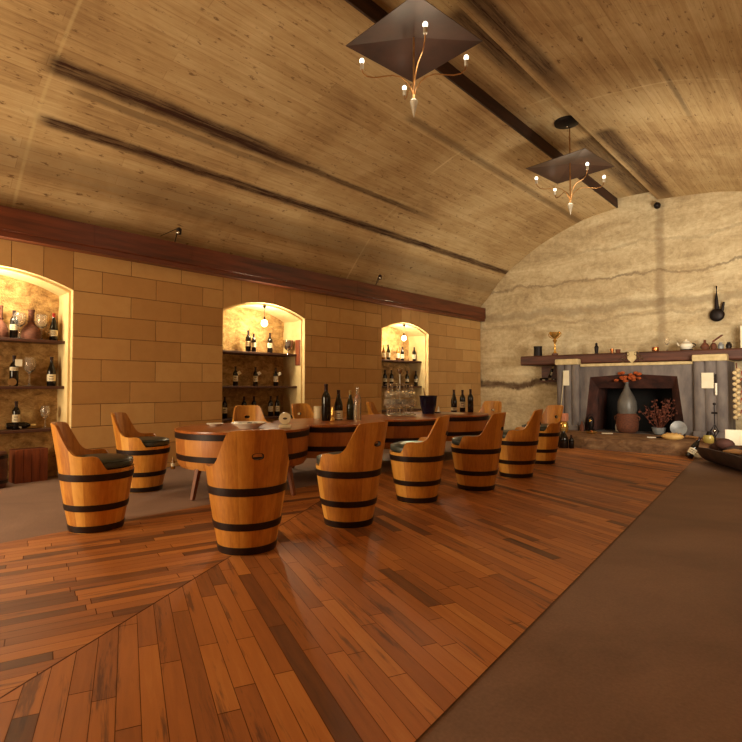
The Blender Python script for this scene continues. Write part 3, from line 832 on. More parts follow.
# middle niche
g = 'bottles in the middle niche'
bottle(shelf_pt(248, -8.24, SH[0]), 'taller of the pair of bottles on the middle niche top shelf, at left', .40, 'bord', lz=(.08, .15))
bottle(shelf_pt(253.5, -8.14, SH[0]), 'front right bottle of the pair on the middle niche top shelf', .34, 'bord', lz=(.08, .15))
bottle(shelf_pt(269.8, -8.2, SH[0]), 'single dark bottle with cream label in the middle of the middle niche top shelf', .385, 'bord', lz=(.08, .15))
p = shelf_pt(288, -8.17, SH[0])
t = thing('goblet', 'large silver goblet with a dark badge on the middle niche top shelf', 'goblet', p, math.atan2(-p.y, -p.x))
MB().lathe([(0, 0), (.06, .0), (.055, .015), (.02, .03), (.016, .07), (.05, .09), (.085, .13), (.095, .20), (.1, .27), (.094, .27), (.085, .14), (0, .1)], 26).build('cup', M['silver'], t)
MB().lathe([(.0975, .15), (.1005, .24)], 10, a0=-.45, a1=.45, cap=False).build('badge', M['ink'], t, fix=False)
p = shelf_pt(298.5, -8.10, SH[0]); b = MB().box((-.02, -.07, -.28), (.02, .07, .22)); o = b.build('cutting_board', M['red_wood'], None, smooth=0, bevel=.012)
p = Vector((-8.02, 6.88, 1.93)); o.location = p; o.rotation_euler = (0, 0, math.radians(90)); tag(o, 'narrow brown board hung on the right cheek of the middle niche', 'board')
for (u, q) in ((235.5, 'left bottle with a white tag on the middle niche middle shelf'), (255.5, 'centre bottle with a white tag on the middle niche middle shelf'), (275.8, 'right bottle with a white tag on the middle niche middle shelf')):
    bottle(shelf_pt(u, -8.2, SH[1]), q, .35, 'bord', lz=(.07, .16), group='tagged bottles on the middle niche middle shelf')
    c = shelf_pt(u+3.6, -8.12, SH[1]); k = MB().box((-.003, -.03, -.028), (.003, .03, .028)); o = k.build('neck_tag', M['paper'], None, smooth=0)
    o.location = c+Vector((0, 0, .235)); o.rotation_euler = (.6, 0, math.atan2(-c.y, -c.x)); tag(o, 'white tag on the neck of the ' + q.split(' with')[0] + ' in the middle niche', 'tag')
for (u, q) in ((224.9, 'bottle at the left cheek on the middle niche lowest shelf'), (244.3, 'left of two bottles just above the chair back in the middle niche'), (254.2, 'right of two bottles just above the chair back in the middle niche'),
               (270.8, 'left bottle of the right pair on the middle niche lowest shelf'), (277.4, 'right bottle of the right pair on the middle niche lowest shelf')):
    bottle(shelf_pt(u, -8.2 if u > 226 else -8.3, SH[2]), q, .38, 'bord', lz=(.07, .15), group='bottles on the middle niche lowest shelf')
# right niche
for (u, q, gl, H) in ((383.6, 'leftmost bottle on the right niche top shelf', 'bottle_amber', .34), (388.2, 'second bottle from the left on the right niche top shelf', 'bottle_green', .37), (397.8, 'slim bottle left of centre on the right niche top shelf', 'bottle_amber', .36),
                      (402.3, 'white-labelled centre bottle on the right niche top shelf', 'bottle_dark', .34), (414.2, 'white-labelled bottle near the right end of the right niche top shelf', 'bottle_dark', .36), (418, 'rightmost bottle on the right niche top shelf', 'bottle_amber', .35)):
    bottle(shelf_pt(u, -8.2, SH[0]), q, H, 'burg' if gl != 'bottle_dark' else 'bord', gl, 'capsule_gold' if gl == 'bottle_amber' else 'capsule_dark', lz=(.05, .14), group='bottles on the right niche top shelf')
for (u, q) in ((385, 'leftmost bottle on the right niche middle shelf behind the glass tower'), (391.5, 'second bottle on the right niche middle shelf behind the glass tower'), (407, 'third bottle from the left on the right niche middle shelf'), (415.8, 'rightmost bottle on the right niche middle shelf')):
    bottle(shelf_pt(u, -8.2, SH[1]), q, .38, 'bord', lz=(.08, .14), group='bottles on the right niche middle shelf')

# ================================================================== ON THE TABLE
def on_table(u, v):
    d = ray(u, v); p = atz(u, v, TZ); q = Vector((p.x-CAM.x, p.y-CAM.y)); k = 1.0
    while k > .5 and not any((CAM.x+q.x*k-TX)**2+(CAM.y+q.y*k-c)**2 < .715**2 for c in TY): k -= .004
    return Vector((CAM.x+q.x*k, CAM.y+q.y*k, TZ))
def px(p): return (Vector(p)-CAM).dot(_F)/FPX          # metres per pixel at that point
p = on_table(326, 420.6); bottle(p, 'tallest dark wine bottle on the table, leftmost of the four', 36.5*px(p), 'bord', 'bottle_dark', 'capsule_dark', None, fat=.98)
p = on_table(338.5, 420); bottle(p, 'dark bottle with a square cream label, second of four on the table', 30*px(p), 'burg', 'bottle_dark', 'capsule_dark', 'label', lz=(.01, .095), fat=1.05)
p = on_table(350.3, 419.6); o = bottle(p, 'green bottle with a white wrapped neck, third of four on the table', 29*px(p), 'burg', 'bottle_green', 'capsule_gold', None, fat=.95)
p = on_table(357.5, 420); bottle(p, 'clear pale bottle, rightmost of the four on the table', 32.5*px(p), 'bord', 'glass', None, None, fat=.9)
p = on_table(332.4, 421); t = MB().lathe([(0, 0), (.03, 0), (.035, .01), (.03, .03), (.018, .06), (.026, .09), (.018, .13), (.012, .2), (.0, .21)], 16); o = t.build('candle_holder', M['gold'], None); o.location = p; tag(o, 'small brass holder between the two dark bottles on the table', 'candle holder')
p = on_table(318, 416.3)
t = thing('crock', 'cream crock behind the tall dark bottle on the table', 'jar', p); k = px(p)
MB().lathe([(0, 0), (4.0*k, 0), (4.2*k, 1*k), (4.3*k, 11*k), (3.9*k, 12.2*k), (3.4*k, 12.2*k), (3.4*k, 2*k), (0, 2*k)], 24).build('body', M['cream'], t)
MB().lathe([(3.9*k, 11.2*k), (4.6*k, 11.6*k), (3.9*k, 12.1*k)], 24, cap=False).build('rim', M['cream'], t)
# plates
def plate(p, label, r, n=1, food=True):
    t = thing('plate', label, 'plate', p)
    h = .012*1
    MB().lathe([(0, 0), (r*.55, 0), (r*.6, .012), (r*.92, .05), (r, .062), (r*.99, .068), (r*.88, .058), (r*.55, .022), (0, .02)], 36).build('dish', M['white'], t)
    if not food: t.scale = (1, 1, .5)
    if food:
        d = MB()
        for i in range(9):
            a = i*2.4; q = r*(.25+.05*(i % 3)); d.ball((q*math.cos(a)*1.6, q*math.sin(a)*1.6, .038+.012*(i % 2)), .03, (1.3, 1, .5), 8, 5)
        d.build('food', M['food'], t)
p = on_table(248.5, 428); plate(p, 'white footed plate with dark morsels on the near lobe of the table', 17.5*px(p))
p = on_table(215, 426); plate(p, 'small white saucer left of the footed plate on the near lobe', 8.6*px(p), food=False)
p = on_table(285, 428); k = px(p)
t = thing('napkin_holder', 'cream round-topped napkin holder with a dark oval mark on the near lobe', 'napkin holder', p, math.atan2(-p.y, -p.x))
MB().box((-3.5*k, -6.2*k, 0), (3.5*k, 6.2*k, 3.6*k)).build('base', M['cream'], t, smooth=0, bevel=.012)
d = MB(); d.lathe([(0, -.03), (5.6*k, -.03), (6*k, -.015), (6*k, .015), (5.6*k, .03), (0, .03)], 28); o = d.build('disc', M['cream'], t); o.rotation_euler = (0, PI/2, 0); o.location = (0, 0, 9.6*k)
d = MB(); d.ball((0, 0, 0), 1.0, (.004, 2.2*k, 1.1*k), 14, 8); e = d.build('mark', M['ink'], o); e.rotation_euler = (0, PI/2, 0); e.rotation_euler = (0, -PI/2, 0); e.location = (0, 0, .031)
# glass tower
p = on_table(400, 415.5); tw = p.copy(); k = px(p)
t = thing('glass_rack', 'tiered metal rack on the table holding a tower of wine glasses', 'rack', p)
MB().lathe([(0, 0), (15.4*k, 0), (15.8*k, .01), (15.4*k, .022), (0, .022)], 36).build('base_tray', M['silver'], t)
MB().tube([(0, 0, .02), (0, 0, 42*k)], .008).build('post', M['steel_tip'], t)
MB().lathe([(0, 0), (.02, .005), (.045, .06), (.05, .09), (.02, .1), (0, .11)], 18, (0, 0, 41*k)).build('finial', M['silver'], t)
for z in (17.5*k, 31.5*k):
    MB().lathe([(.01, 0), (14.5*k, 0), (14.5*k, .006), (.01, .006)], 36, (0, 0, z)).build('shelf_ring', M['glass'], t)
for i in range(11):
    a = 2*PI*i/11; wglass(tw+Vector((13*k*math.cos(a), 13*k*math.sin(a), .022)), 'wine glass standing on the lowest tier of the glass tower', 16.6*k-.022, 'glasses on the lowest tier of the tower', fat=1.25)
for i in range(5):
    a = 2*PI*i/5+.3; wglass(tw+Vector((5.2*k*math.cos(a), 5.2*k*math.sin(a), .022)), 'wine glass in the inner ring at the foot of the glass tower', 16*k-.022, 'glasses in the inner ring of the tower')
for i in range(11):
    a = 2*PI*i/11+.2; wglass(tw+Vector((12.6*k*math.cos(a), 12.6*k*math.sin(a), 31.4*k)), 'wine glass hanging upside down from the upper tier of the glass tower', 13.4*k, 'glasses hanging from the upper tier of the tower', True, 1.35)
# ice bucket
p = on_table(428.3, 413.8); k = px(p)
t = thing('ice_bucket', 'dark blue tapered ice bucket on the table right of the glass tower', 'bucket', p)
MB().lathe([(0, 0), (5.6*k, 0), (6.2*k, .02), (8.0*k, 9*k), (8.8*k, 18*k), (8.4*k, 18*k), (7.6*k, 9*k), (5.6*k, 1.2*k), (0, 1.2*k)], 30).build('pail', M['bucket'], t)
MB().lathe([(8.6*k, 17*k), (9.1*k, 17.4*k), (9.1*k, 18.2*k), (8.5*k, 18.3*k)], 30, cap=False).build('rim', M['bucket'], t)
for s_ in (-1, 1):
    h = MB().tube([(0, s_*(8.5*k+.035*math.sin(PI*i/8)), 12*k+(i/8)*4*k) for i in range(9)], .008); h.build('handle', M['iron'], t)
o = MB().tube([(0, 0, 0), (0, 0, 25*k)], .012, 8).build('stirring_stick', M['tan'], None); o.location = p+Vector((-.02, .02, 1.25*k)); o.rotation_euler = (math.radians(2), math.radians(-11), 0); tag(o, 'thin wooden stick leaning in the dark ice bucket', 'stick')
p = on_table(438.7, 410.5); o = MB().lathe([(0, 0), (.03, 0), (.022, .03), (.006, .10), (0, .105)], 14).build('folded_napkin', M['white'], None); o.location = p; tag(o, 'small white cone napkin right of the ice bucket', 'napkin')
p = on_table(437, 413.0); o = MB().lathe([(0, 0), (.06, 0), (.075, .02), (.07, .02), (0, .006)], 20).build('saucer', M['bucket'], None); o.location = p; tag(o, 'small dark saucer in front of the ice bucket on the table', 'saucer')
p = on_table(452, 413.6)
t = thing('paper_stack', 'loose stack of white sheets on the far lobe of the table', 'papers', p, math.radians(40))
for i in range(3):
    o = MB().box((-.2, -.15, .004*i), (.2, .15, .004*i+.0038)).build('sheet', M['paper'], t, smooth=0); o.rotation_euler = (0, 0, .15*i-.1)
bl = (('sloping-shouldered dark bottle, leftmost of three on the far lobe', 454, 410.6, 22, 'burg', 'label', (.02, .06)), ('dark bottle with upright cream label, middle of three on the far lobe', 462.6, 411.3, 22, 'bord', 'label', (.06, .14)), ('dark unlabelled bottle, rightmost of three on the far lobe', 470.6, 411.6, 23, 'bord', None, (.07, .14)))
for (q, u, v, hp, kd, lb, lz) in bl:
    p = on_table(u, v); bottle(p, q, hp*px(p), kd, 'bottle_dark', 'capsule_dark', lb, lz=lz, fat=1.0)

# ================================================================== CHANDELIERS
def chandelier(x, y, label):
    t = thing('chandelier', label, 'chandelier', (x, y, 0), math.radians(-6.5))
    zc = 5.0; h = .53; ap = .07
    b = MB(); V = [(-h, -h, zc), (h, -h, zc), (h, h, zc), (-h, h, zc), (0, 0, zc+ap)]; V2 = [(p[0], p[1], p[2]+.006) for p in V]
    b.add(V+V2, [(1, 0, 4), (2, 1, 4), (3, 2, 4), (0, 3, 4), (5, 6, 9), (6, 7, 9), (7, 8, 9), (8, 5, 9), (0, 1, 6, 5), (1, 2, 7, 6), (2, 3, 8, 7), (3, 0, 5, 8)])
    b.build('canopy_plate', M['plate_metal'], t, smooth=0)
    MB().tube([(0, 0, 4.36), (0, 0, 4.9), (0, 0, vault_z(x)+RZ)], .011).build('stem', M['brass_arm'], t)
    MB().lathe([(.0, 4.17), (.014, 4.23), (.042, 4.34), (.044, 4.36), (.018, 4.385), (0, 4.39)], 14).build('spear_tip', M['steel_tip'], t)
    for i in range(4):
        a = PI/4+i*PI/2+(math.radians(10) if i % 2 else 0); ca, sa = math.cos(a), math.sin(a)
        pts = []
        for (r, z) in ((.012, 4.44), (.03, 4.5), (.07, 4.57), (.14, 4.63), (.23, 4.655), (.33, 4.645), (.43, 4.635), (.51, 4.65), (.555, 4.69), (.57, 4.74)): pts.append((r*ca, r*sa, z))
        ar = MB().tube(pts, .007).build('arm', M['brass_arm'], t, smooth=60)
        MB().lathe([(0, 0), (.02, .0), (.022, .06), (0, .062)], 12, (.57*ca, .57*sa, 4.735)).build('socket', M['steel_tip'], ar)
        MB().ball((.57*ca, .57*sa, 4.825), .027, (1, 1, 1.15), 12, 8).build('bulb', M['small_bulb'], ar, smooth=80)
    d = bpy.data.lights.new('chandelier_light', 'POINT'); d.energy = 20; d.color = (1.0, .84, .58); d.shadow_soft_size = .3
    o = bpy.data.objects.new('chandelier_light', d); C.objects.link(o); o.location = (x, y, 4.50)
chandelier(-3.5, 4.64, 'near chandelier with square dark metal canopy, four bulbs and spear tip')
chandelier(-3.52, 9.10, 'far chandelier with square dark metal canopy below the round ceiling disc')
t = thing('ceiling_disc', 'round dark fitting fixed in the ceiling channel above the far chandelier', 'ceiling fitting', (0, 0, 0))
t.location = (-3.52, 8.98, vault_z(-3.6)+RZ-.012)
MB().lathe([(0, -.09), (.12, -.085), (.2, -.05), (.21, -.02), (.21, 0), (0, 0)], 30).build('dome', M['iron'], t)
MB().ball((0, 0, -.1), .02).build('knob', M['silver'], t)
p = aty(658, 205, BY-.1); t = thing('wall_spotlight', 'small dark spotlight at the top of the rock wall beside the channel', 'spotlight', p)
MB().tube([(0, .14, 0), (0, -.02, -.02)], .02).build('arm', M['iron'], t); MB().ball((0, -.07, -.03), .075, (1, 1.2, 1), 14, 8).build('head', M['iron'], t)
for (u, v, q) in ((179, 231, 'small spotlight on the timber wall plate between the left and middle niches'), (380, 277, 'small spotlight on the timber wall plate above the right niche')):
    p = atx(u, v, -7.55); t = thing('spotlight', q, 'spotlight', (p.x, p.y, p.z), 0, 'spotlights on the wall plate')
    MB().tube([(-.12, 0, 3.45-p.z), (-.05, 0, .0), (0, 0, .02)], .008).build('bracket', M['iron'], t)
    MB().tube([(-.07, -.26 if u < 300 else .0, -.12), (.0, .0, .05)], .005).build('cable', M['iron'], t)
    MB().lathe([(0, -.06), (.035, -.05), (.04, .03), (.02, .05), (0, .05)], 16).build('lamp_head', M['iron'], t)
    MB().ball((.012, -.02, -.03), .03, n=10, m=6).build('reflector', M['silver'], t)

# ================================================================== FIREPLACE
HZ = .22
hp = [(-5.45, 12.47), (-5.40, 12.2), (-5.0, 11.7), (-4.55, 11.15), (-4.0, 10.93), (-3.4, 11.0), (-2.9, 10.92), (-2.4, 10.9), (-1.9, 10.86), (-1.3, 11.0), (-.9, 11.3), (-.8, 12.47)]
b = MB(); n = len(hp)
def jit(p, z, s): return (p[0]+.02*noise.noise(Vector((p[0]*3, p[1]*3, z*9))), p[1]+s+.03*noise.noise(Vector((p[0]*4, p[1]*3, 5+z*9))), z)
fine = []
for i in range(n-1):
    for k in range(8): fine.append((hp[i][0]+(hp[i+1][0]-hp[i][0])*k/8, hp[i][1]+(hp[i+1][1]-hp[i][1])*k/8))
fine.append(hp[-1])
lv = [[jit(p, z, s) for p in fine] for (z, s) in ((0, 0), (.05, -.0), (.1, .015), (.16, .01), (.205, .02), (HZ, .06))]
m = len(fine); b.v = [p for l in lv for p in l]
for j in range(len(lv)-1):
    for i in range(m): b.f.append([j*m+i, j*m+(i+1) % m, (j+1)*m+(i+1) % m, (j+1)*m+i]); b.r.append(.5)
b.f.append([(len(lv)-1)*m+i for i in range(m)]); b.r.append(.5)
M['hearth'] = rough_mat('hearth_rock', [(.32, (92, 66, 46)), (.52, (128, 96, 68)), (.72, (160, 128, 92))], 4)
o = b.build('hearth', M['hearth'], None, smooth=30); tag(o, 'low rough stone hearth slab in front of the fireplace', 'hearth')

fp = thing('fireplace', 'grey stone fireplace with two pillars, dark timber mantel and black firebox', 'fireplace', (0, 0, 0))
MB().box((-5.45, 12.48, 0), (-1.0, BY-.1, HZ-.012)).build('base', M['stone_grey'], fp, smooth=0)
def pillar(x0, x1):
    b = MB(); n = 36; W = x1-x0; fr = []
    for i in range(n+1):
        t = i/n; s = abs(math.sin(3*PI*t)); fr.append((x0+W*t, 12.60-.05*s**.6))
    b.prism(fr+[(x1, BY+.04), (x0, BY+.04)], HZ-.02, 1.75); p = b.build('pillar', M['stone_grey'], fp, smooth=30)
    c = MB().box((x0-.012, 12.50, 1.75), (x1+.012, BY+.04, 1.885)); c.build('capital', M['stone_cream'], p, smooth=0, bevel=.02)
    c = MB().box((x0-.015, 12.52, HZ-.01), (x1+.015, BY+.04, HZ+.12)); c.build('plinth', M['stone_grey'], p, smooth=0, bevel=.02)
pillar(-5.24, -4.72); pillar(-2.38, -1.80)
L = MB()
ot = [(-4.64, HZ), (-4.5, 1.455), (-3.6, 1.52), (-2.7, 1.455), (-2.56, HZ)]
L.prism_y([(-4.735, HZ-.01), (-4.64, HZ-.01), (-4.5, 1.455), (-4.5, 1.72), (-4.735, 1.72)], 12.70, BY+.04)
L.prism_y([(-2.56, HZ-.01), (-2.365, HZ-.01), (-2.365, 1.72), (-2.7, 1.72), (-2.7, 1.455)], 12.70, BY+.04)
L.prism_y([(-4.5, 1.455), (-3.6, 1.52), (-2.7, 1.455), (-2.7, 1.72), (-4.5, 1.72)], 12.70, BY+.04)
lt = L.build('surround', M['stone_grey'], fp, smooth=0)
MB().box((-4.70, 12.64, 1.70), (-2.40, BY+.03, 1.765)).build('ledge', M['stone_cream'], fp, smooth=0, bevel=.012)
inn = [(-4.46, HZ), (-4.42, 1.20), (-3.6, 1.20), (-2.87, 1.20), (-2.84, HZ)]
J = MB()
for i in range(4):
    A, B_ = ot[i], ot[i+1]; a2, b2 = inn[i], inn[i+1]
    J.add([(A[0], 12.72, A[1]), (B_[0], 12.72, B_[1]), (b2[0], 13.02, b2[1]), (a2[0], 13.02, a2[1])], [(0, 1, 2, 3)])
    J.add([(a2[0], 13.02, a2[1]), (b2[0], 13.02, b2[1]), (b2[0], 13.66, b2[1]), (a2[0], 13.66, a2[1])], [(0, 1, 2, 3)])
J.build('inner_frame', M['rust_frame'], fp, smooth=0, fix=False)
fb = MB(); x0, x1, y0, y1, z0, z1 = -4.50, -2.82, 13.64, 14.2, .12, 1.30
fb.add([(x0, y0, z0), (x1, y0, z0), (x1, y1, z0), (x0, y1, z0), (x0, y0, z1), (x1, y0, z1), (x1, y1, z1), (x0, y1, z1)], [(0, 1, 2, 3), (4, 5, 6, 7), (2, 3, 7, 6), (0, 3, 7, 4), (1, 2, 6, 5)])
fb.build('firebox', M['soot'], fp, smooth=0, fix=False)
mt = MB(); nseg = 30; prof = [(12.74, 1.77), (12.70, 1.80), (12.70, 1.97), (12.74, 2.0), (BY+.05, 2.0), (BY+.05, 1.77)]; rings_ = []
for i in range(nseg+1):
    X = -6.22+(5.3)*i/nseg; rings_.append([(X, p[0]+(.012*noise.noise(Vector((X*2, k, 1))) if p[0] < 13 else 0), p[1]+(.006*noise.noise(Vector((X*1.5, k, 7))) if p[1] < 1.99 else 0)) for k, p in enumerate(prof)])
mt.v = [p for r in rings_ for p in r]; q = len(prof)
for i in range(nseg):
    for j in range(q): mt.f.append([i*q+j, i*q+(j+1) % q, (i+1)*q+(j+1) % q, (i+1)*q+j]); mt.r.append(.5)
mt.f.append(list(range(q))); mt.f.append([nseg*q+j for j in range(q)][::-1]); mt.r += [.5, .5]
M['mantel'] = simple('mantel_timber', (98, 54, 36), (58, 28, 20), .6, 0, 4, (.4, 3, 4), .3)
mt.build('mantel', M['mantel'], fp, smooth=30)

def lathe_thing(name, label, cat, p, prof, mat, n=20, scale=1.0):
    o = MB().lathe([(r*scale, z*scale) for (r, z) in prof], n).build(name, M[mat], None, smooth=45); o.location = p; return tag(o, label, cat)
MZ = 2.0
def on_mantel(u, y=12.95): q = aty(u, 355, y); return Vector((q.x, y, MZ))
# trophy
p = on_mantel(555); k = px(p)
t = thing('trophy', 'tall golden two-handled trophy cup on the left end of the mantel', 'trophy', p)
MB().lathe([(0, 0), (.075, 0), (.075, .05), (.05, .06), (0, .06)], 22).build('plinth', M['dark_wood'], t)
MB().lathe([(0, .06), (.05, .06), (.035, .09), (.02, .13), (.03, .18), (.018, .24), (.02, .30), (.05, .36), (.055, .38), (.03, .40), (.04, .43), (.10, .48), (.13, .53), (.14, .58), (.13, .58), (.09, .50), (0, .46)], 26).build('cup', M['gold'], t)
for s_ in (-1, 1):
    MB().tube([(s_*(.05+.14*math.sin(PI*i/10)*.6+.05*i/10), 0, .42+.18*i/10) for i in range(11)], .011).build('handle', M['gold'], t, smooth=60)
lathe_thing('mug', 'dark squat mug at the left end of the mantel', 'mug', on_mantel(538), [(0, 0), (.10, 0), (.105, .02), (.10, .2), (.11, .25), (.1, .25), (.09, .04), (0, .03)], 'iron')
p = on_mantel(596.5)
t = thing('figurine', 'small dark standing figurine on the mantel right of the trophy', 'figurine', p)
MB().lathe([(0, 0), (.05, 0), (.05, .02), (.035, .03), (.045, .1), (.05, .16), (.03, .2), (.018, .21), (0, .21)], 16).build('body', M['iron'], t); MB().ball((0, 0, .235), .03).build('head', M['iron'], t)
lathe_thing('copper_cup', 'left copper cup of a pair on the mantel above the firebox', 'cup', on_mantel(612), [(0, 0), (.03, 0), (.045, .11), (.04, .11), (.026, .01), (0, .01)], 'copper')
lathe_thing('copper_cup', 'reddish squat cup right beside the small copper cup on the mantel', 'cup', on_mantel(618), [(0, 0), (.05, 0), (.055, .09), (.05, .09), (.045, .01), (0, .01)], 'wicker')
p = on_mantel(655.5)
lathe_thing('copper_cup', 'bright copper pot on the mantel left of the glass', 'cup', p, [(0, 0), (.06, 0), (.075, .05), (.07, .1), (.06, .1), (.06, .02), (0, .01)], 'copper')
wglass(on_mantel(667), 'slender glass on the mantel between copper pot and white teapot', .30, fat=.9)
p = on_mantel(686.5, 12.9)
t = thing('teapot', 'round white teapot on a dark stand on the mantel', 'teapot', p)
MB().lathe([(0, 0), (.12, 0), (.12, .025), (0, .025)], 22).build('stand', M['iron'], t)
MB().lathe([(0, .025), (.08, .025), (.125, .08), (.12, .13), (.07, .17), (0, .175)], 24).build('pot', M['white'], t)
MB().lathe([(.07, .172), (.05, .2), (.015, .21), (.02, .235), (0, .24)], 20, cap=False).build('lid', M['white'], t)
MB().tube([(-.1, 0, .09), (-.15, 0, .12), (-.17, 0, .17)], .018, 8, .012).build('spout', M['white'], t)
MB().tube([(.11*1+.06*math.sin(PI*i/8), 0, .06+.09*i/8) for i in range(9)], .01).build('handle', M['iron'], t)
lathe_thing('clay_bottle', 'reddish clay bottle on the mantel right of the teapot', 'bottle', on_mantel(705), [(0, 0), (.06, 0), (.085, .06), (.06, .12), (.025, .15), (.022, .2), (.03, .21), (0, .21)], 'wicker')
t = MB(); t.tube([(0, 0, 0), (.03, 0, .1), (.10, 0, .2), (.18, -.02, .27), (.25, -.02, .30)], .008, 6, .004)
for i in range(7): t.ball((.08+.025*i, -.01, .18+.019*i), .02, (1.4, .6, .8), 6, 4)
o = t.build('dried_branch', M['twig'], None); o.location = on_mantel(708)+Vector((.0, .12, 0)); tag(o, 'thin dried branch leaning above the clay bottle on the mantel', 'branch')
for (u, c, q) in ((714, 'wicker', 'small brown jar on the mantel above the right pillar'), (721, 'blue_grey', 'small pale grey jar on the mantel above the right pillar'), (729, 'iron', 'small dark jar on the mantel right of the grey jar')):
    lathe_thing('jar', q, 'jar', on_mantel(u), [(0, 0), (.045, 0), (.055, .05), (.05, .1), (.03, .12), (.032, .14), (0, .14)], c)
p = aty(741.5, 346, 12.95)
t = thing('white_board', 'blank white panel standing on the mantel at the right picture edge', 'panel', (p.x+.14, 12.98, MZ))
MB().box((-.16, -.012, 0.0), (.16, .012, .46)).build('panel', M['paper'], t, smooth=0, bevel=.004)
# crest on the mantel
p = aty(632, 357, 12.69)
t = thing('mantel_crest', 'pale metal crest with curled vine leaves on the mantel front', 'crest', (p.x, 12.68, p.z))
MB().prism_y([(-.09, .12), (.09, .12), (.09, -.04), (0, -.14), (-.09, -.04)], -.012, .008).build('shield', M['stone_cream'], t, smooth=0)
for s_ in (-1, 1):
    v_ = MB()
    for k in range(3):
        v_.tube([(s_*(.1+.05*k+.05*math.cos(i*.7)), -.01, .07-.07*k+.04*math.sin(i*.7)) for i in range(8)], .008, 6)
    v_.build('vine_scroll', M['silver'], t)
# wall-hung utensil
p = aty(717, 315, BY-.12); k = px(p)
t = thing('hanging_gourd', 'dark round flask with one long and one short neck hung on the rock wall', 'flask', p)
MB().ball((0, 0, 0), 6.6*k, (1, .45, 1), 18, 12).build('body', M['iron'], t, smooth=80)
MB().tube([(0, 0, 6*k), (-.3*k, 0, 16*k), (0, 0, 29*k)], 2.2*k, 8, .8*k).build('long_neck', M['iron'], t)
MB().tube([(4.5*k, 0, 4*k), (5.3*k, 0, 9*k), (6*k, 0, 12.5*k)], 1.5*k, 8, 1.0*k).build('short_neck', M['iron'], t)
# plaques on pillars, string of cord
for (u, v, w_, h_, q) in ((566, 378, 6.2, 15, 'narrow white notice fixed on the left fireplace pillar'), (707.5, 380.5, 10.5, 15.5, 'square white notice fixed on the right fireplace pillar')):
    p = aty(u, v, 12.53); k = px(p); t = thing('notice', q, 'notice', p); MB().box((-w_*k/2, 0, -h_*k/2), (w_*k/2, .012, h_*k/2)).build('sheet', M['paper'], t, smooth=0)
    if u < 600: MB().tube([(-w_*k*.4, 0, h_*k*.4), (-w_*k*.5, -.01, -h_*k*.6), (-w_*k*.7, -.01, -1.4*h_*k), (-w_*k*1.1, -.01, -2.6*h_*k)], .009).build('hanging_cord', M['cream'], t)
p = aty(716, 389, 12.5); k = px(p)
t = thing('hanging_knife', 'white-handled knife hanging from a hook on the right pillar', 'knife', p); MB().tube([(0, 0, 6*k), (0, 0, -6*k)], 1.1*k).build('handle', M['white'], t)
MB().box((-.7*k, -.004, 6*k), (.7*k, .004, 15*k)).build('blade', M['iron'], t, smooth=0)
# bottles under the mantel's left end on a small wall rack
p = aty(549, 378, 13.08)
t = thing('bottle_rack', 'small dark wall rack under the left end of the mantel', 'rack', (p.x, 13.15, p.z))
MB().box((-.26, -.1, -.09), (.16, .1, -.07)).build('ledge', M['dark_wood'], t, smooth=0); MB().box((-.26, .08, -.1), (.16, .11, .3)).build('back_board', M['dark_wood'], t, smooth=0)
c = Vector((p.x, 13.13, p.z-.07))
o = lying(c+Vector((-.24, -.02, .042)), 'left bottle lying on the small wall rack under the mantel', 0, .27, PI/2)
o = lying(c+Vector((.16, -.02, .042)), 'right bottle lying on the small wall rack, neck to the left', PI, .13, PI/2)
p = aty(548, 371, 12.98); o = bottle((p.x-.03, 13.1, c.z+.05), 'dark bottle tilted upright above the lying bottles on the wall rack', .30, 'bord', 'bottle_dark', 'capsule_gold', 'label', lz=(.07, .15), rz=0); o.rotation_euler = (0, math.radians(22), 0); o.location = (p.x-.02, 13.1, c.z+.082)

# ---- on the hearth
def hearth(u, v): p = atz(u, v, HZ); return Vector((p.x, p.y, HZ))
p = Vector((aty(627, 400, 12.78).x, 12.78, HZ)); k = px(p)
t = thing('demijohn', 'big grey dusty demijohn in a wicker jacket in front of the firebox', 'demijohn', p)
MB().lathe([(0, .0), (.17, .0), (.22, .06), (.235, .2), (.21, .40), (.19, .42), (.19, .40), (0, .39)], 28).build('wicker_jacket', M['wicker'], t)
MB().lathe([(0, .39), (.185, .40), (.205, .52), (.195, .68), (.15, .80), (.075, .94), (.045, 1.02), (.035, 1.08), (.045, 1.09), (.045, 1.12), (0, 1.12)], 28).build('glass_body', M['demijohn'], t)
for s_ in (-1, 1): MB().tube([(s_*(.205+.06*math.sin(PI*i/8)), -.02, .25+.13*i/8) for i in range(9)], .014).build('handle', M['wicker'], t)
t = thing('dried_flowers', 'bunch of dried orange flowers in the neck of the demijohn', 'flowers', p+Vector((0, 0, 1.121)))
rr = random.Random(4)
for i in range(30):
    a = rr.uniform(0, 2*PI); q = rr.uniform(.03, .3); e = Vector((q*math.cos(a)+.06, q*.6*math.sin(a)-.03, rr.uniform(.06, .25)-.15*q))
    s_ = MB().tube([(0, 0, 0), tuple(e*.5+Vector((0, 0, .04))), tuple(e)], .005, 6).build('stem', M['twig'], t)
    MB().ball(tuple(e), .048, (1.1, 1.1, .7), 9, 6).build('flower_head', M['flower'], s_)
p = Vector((aty(657, 430, 12.3).x, 12.2, HZ)); p = hearth(659, 434.0)
t = thing('dried_plant', 'reddish dried branches in a pale bowl right of the demijohn', 'plant', p); k = px(p)
MB().lathe([(0, 0), (.09, 0), (.12, .04), (.14, .14), (.13, .14), (.10, .04), (0, .03)], 22).build('bowl', M['blue_grey'], t)
tw_ = MB()
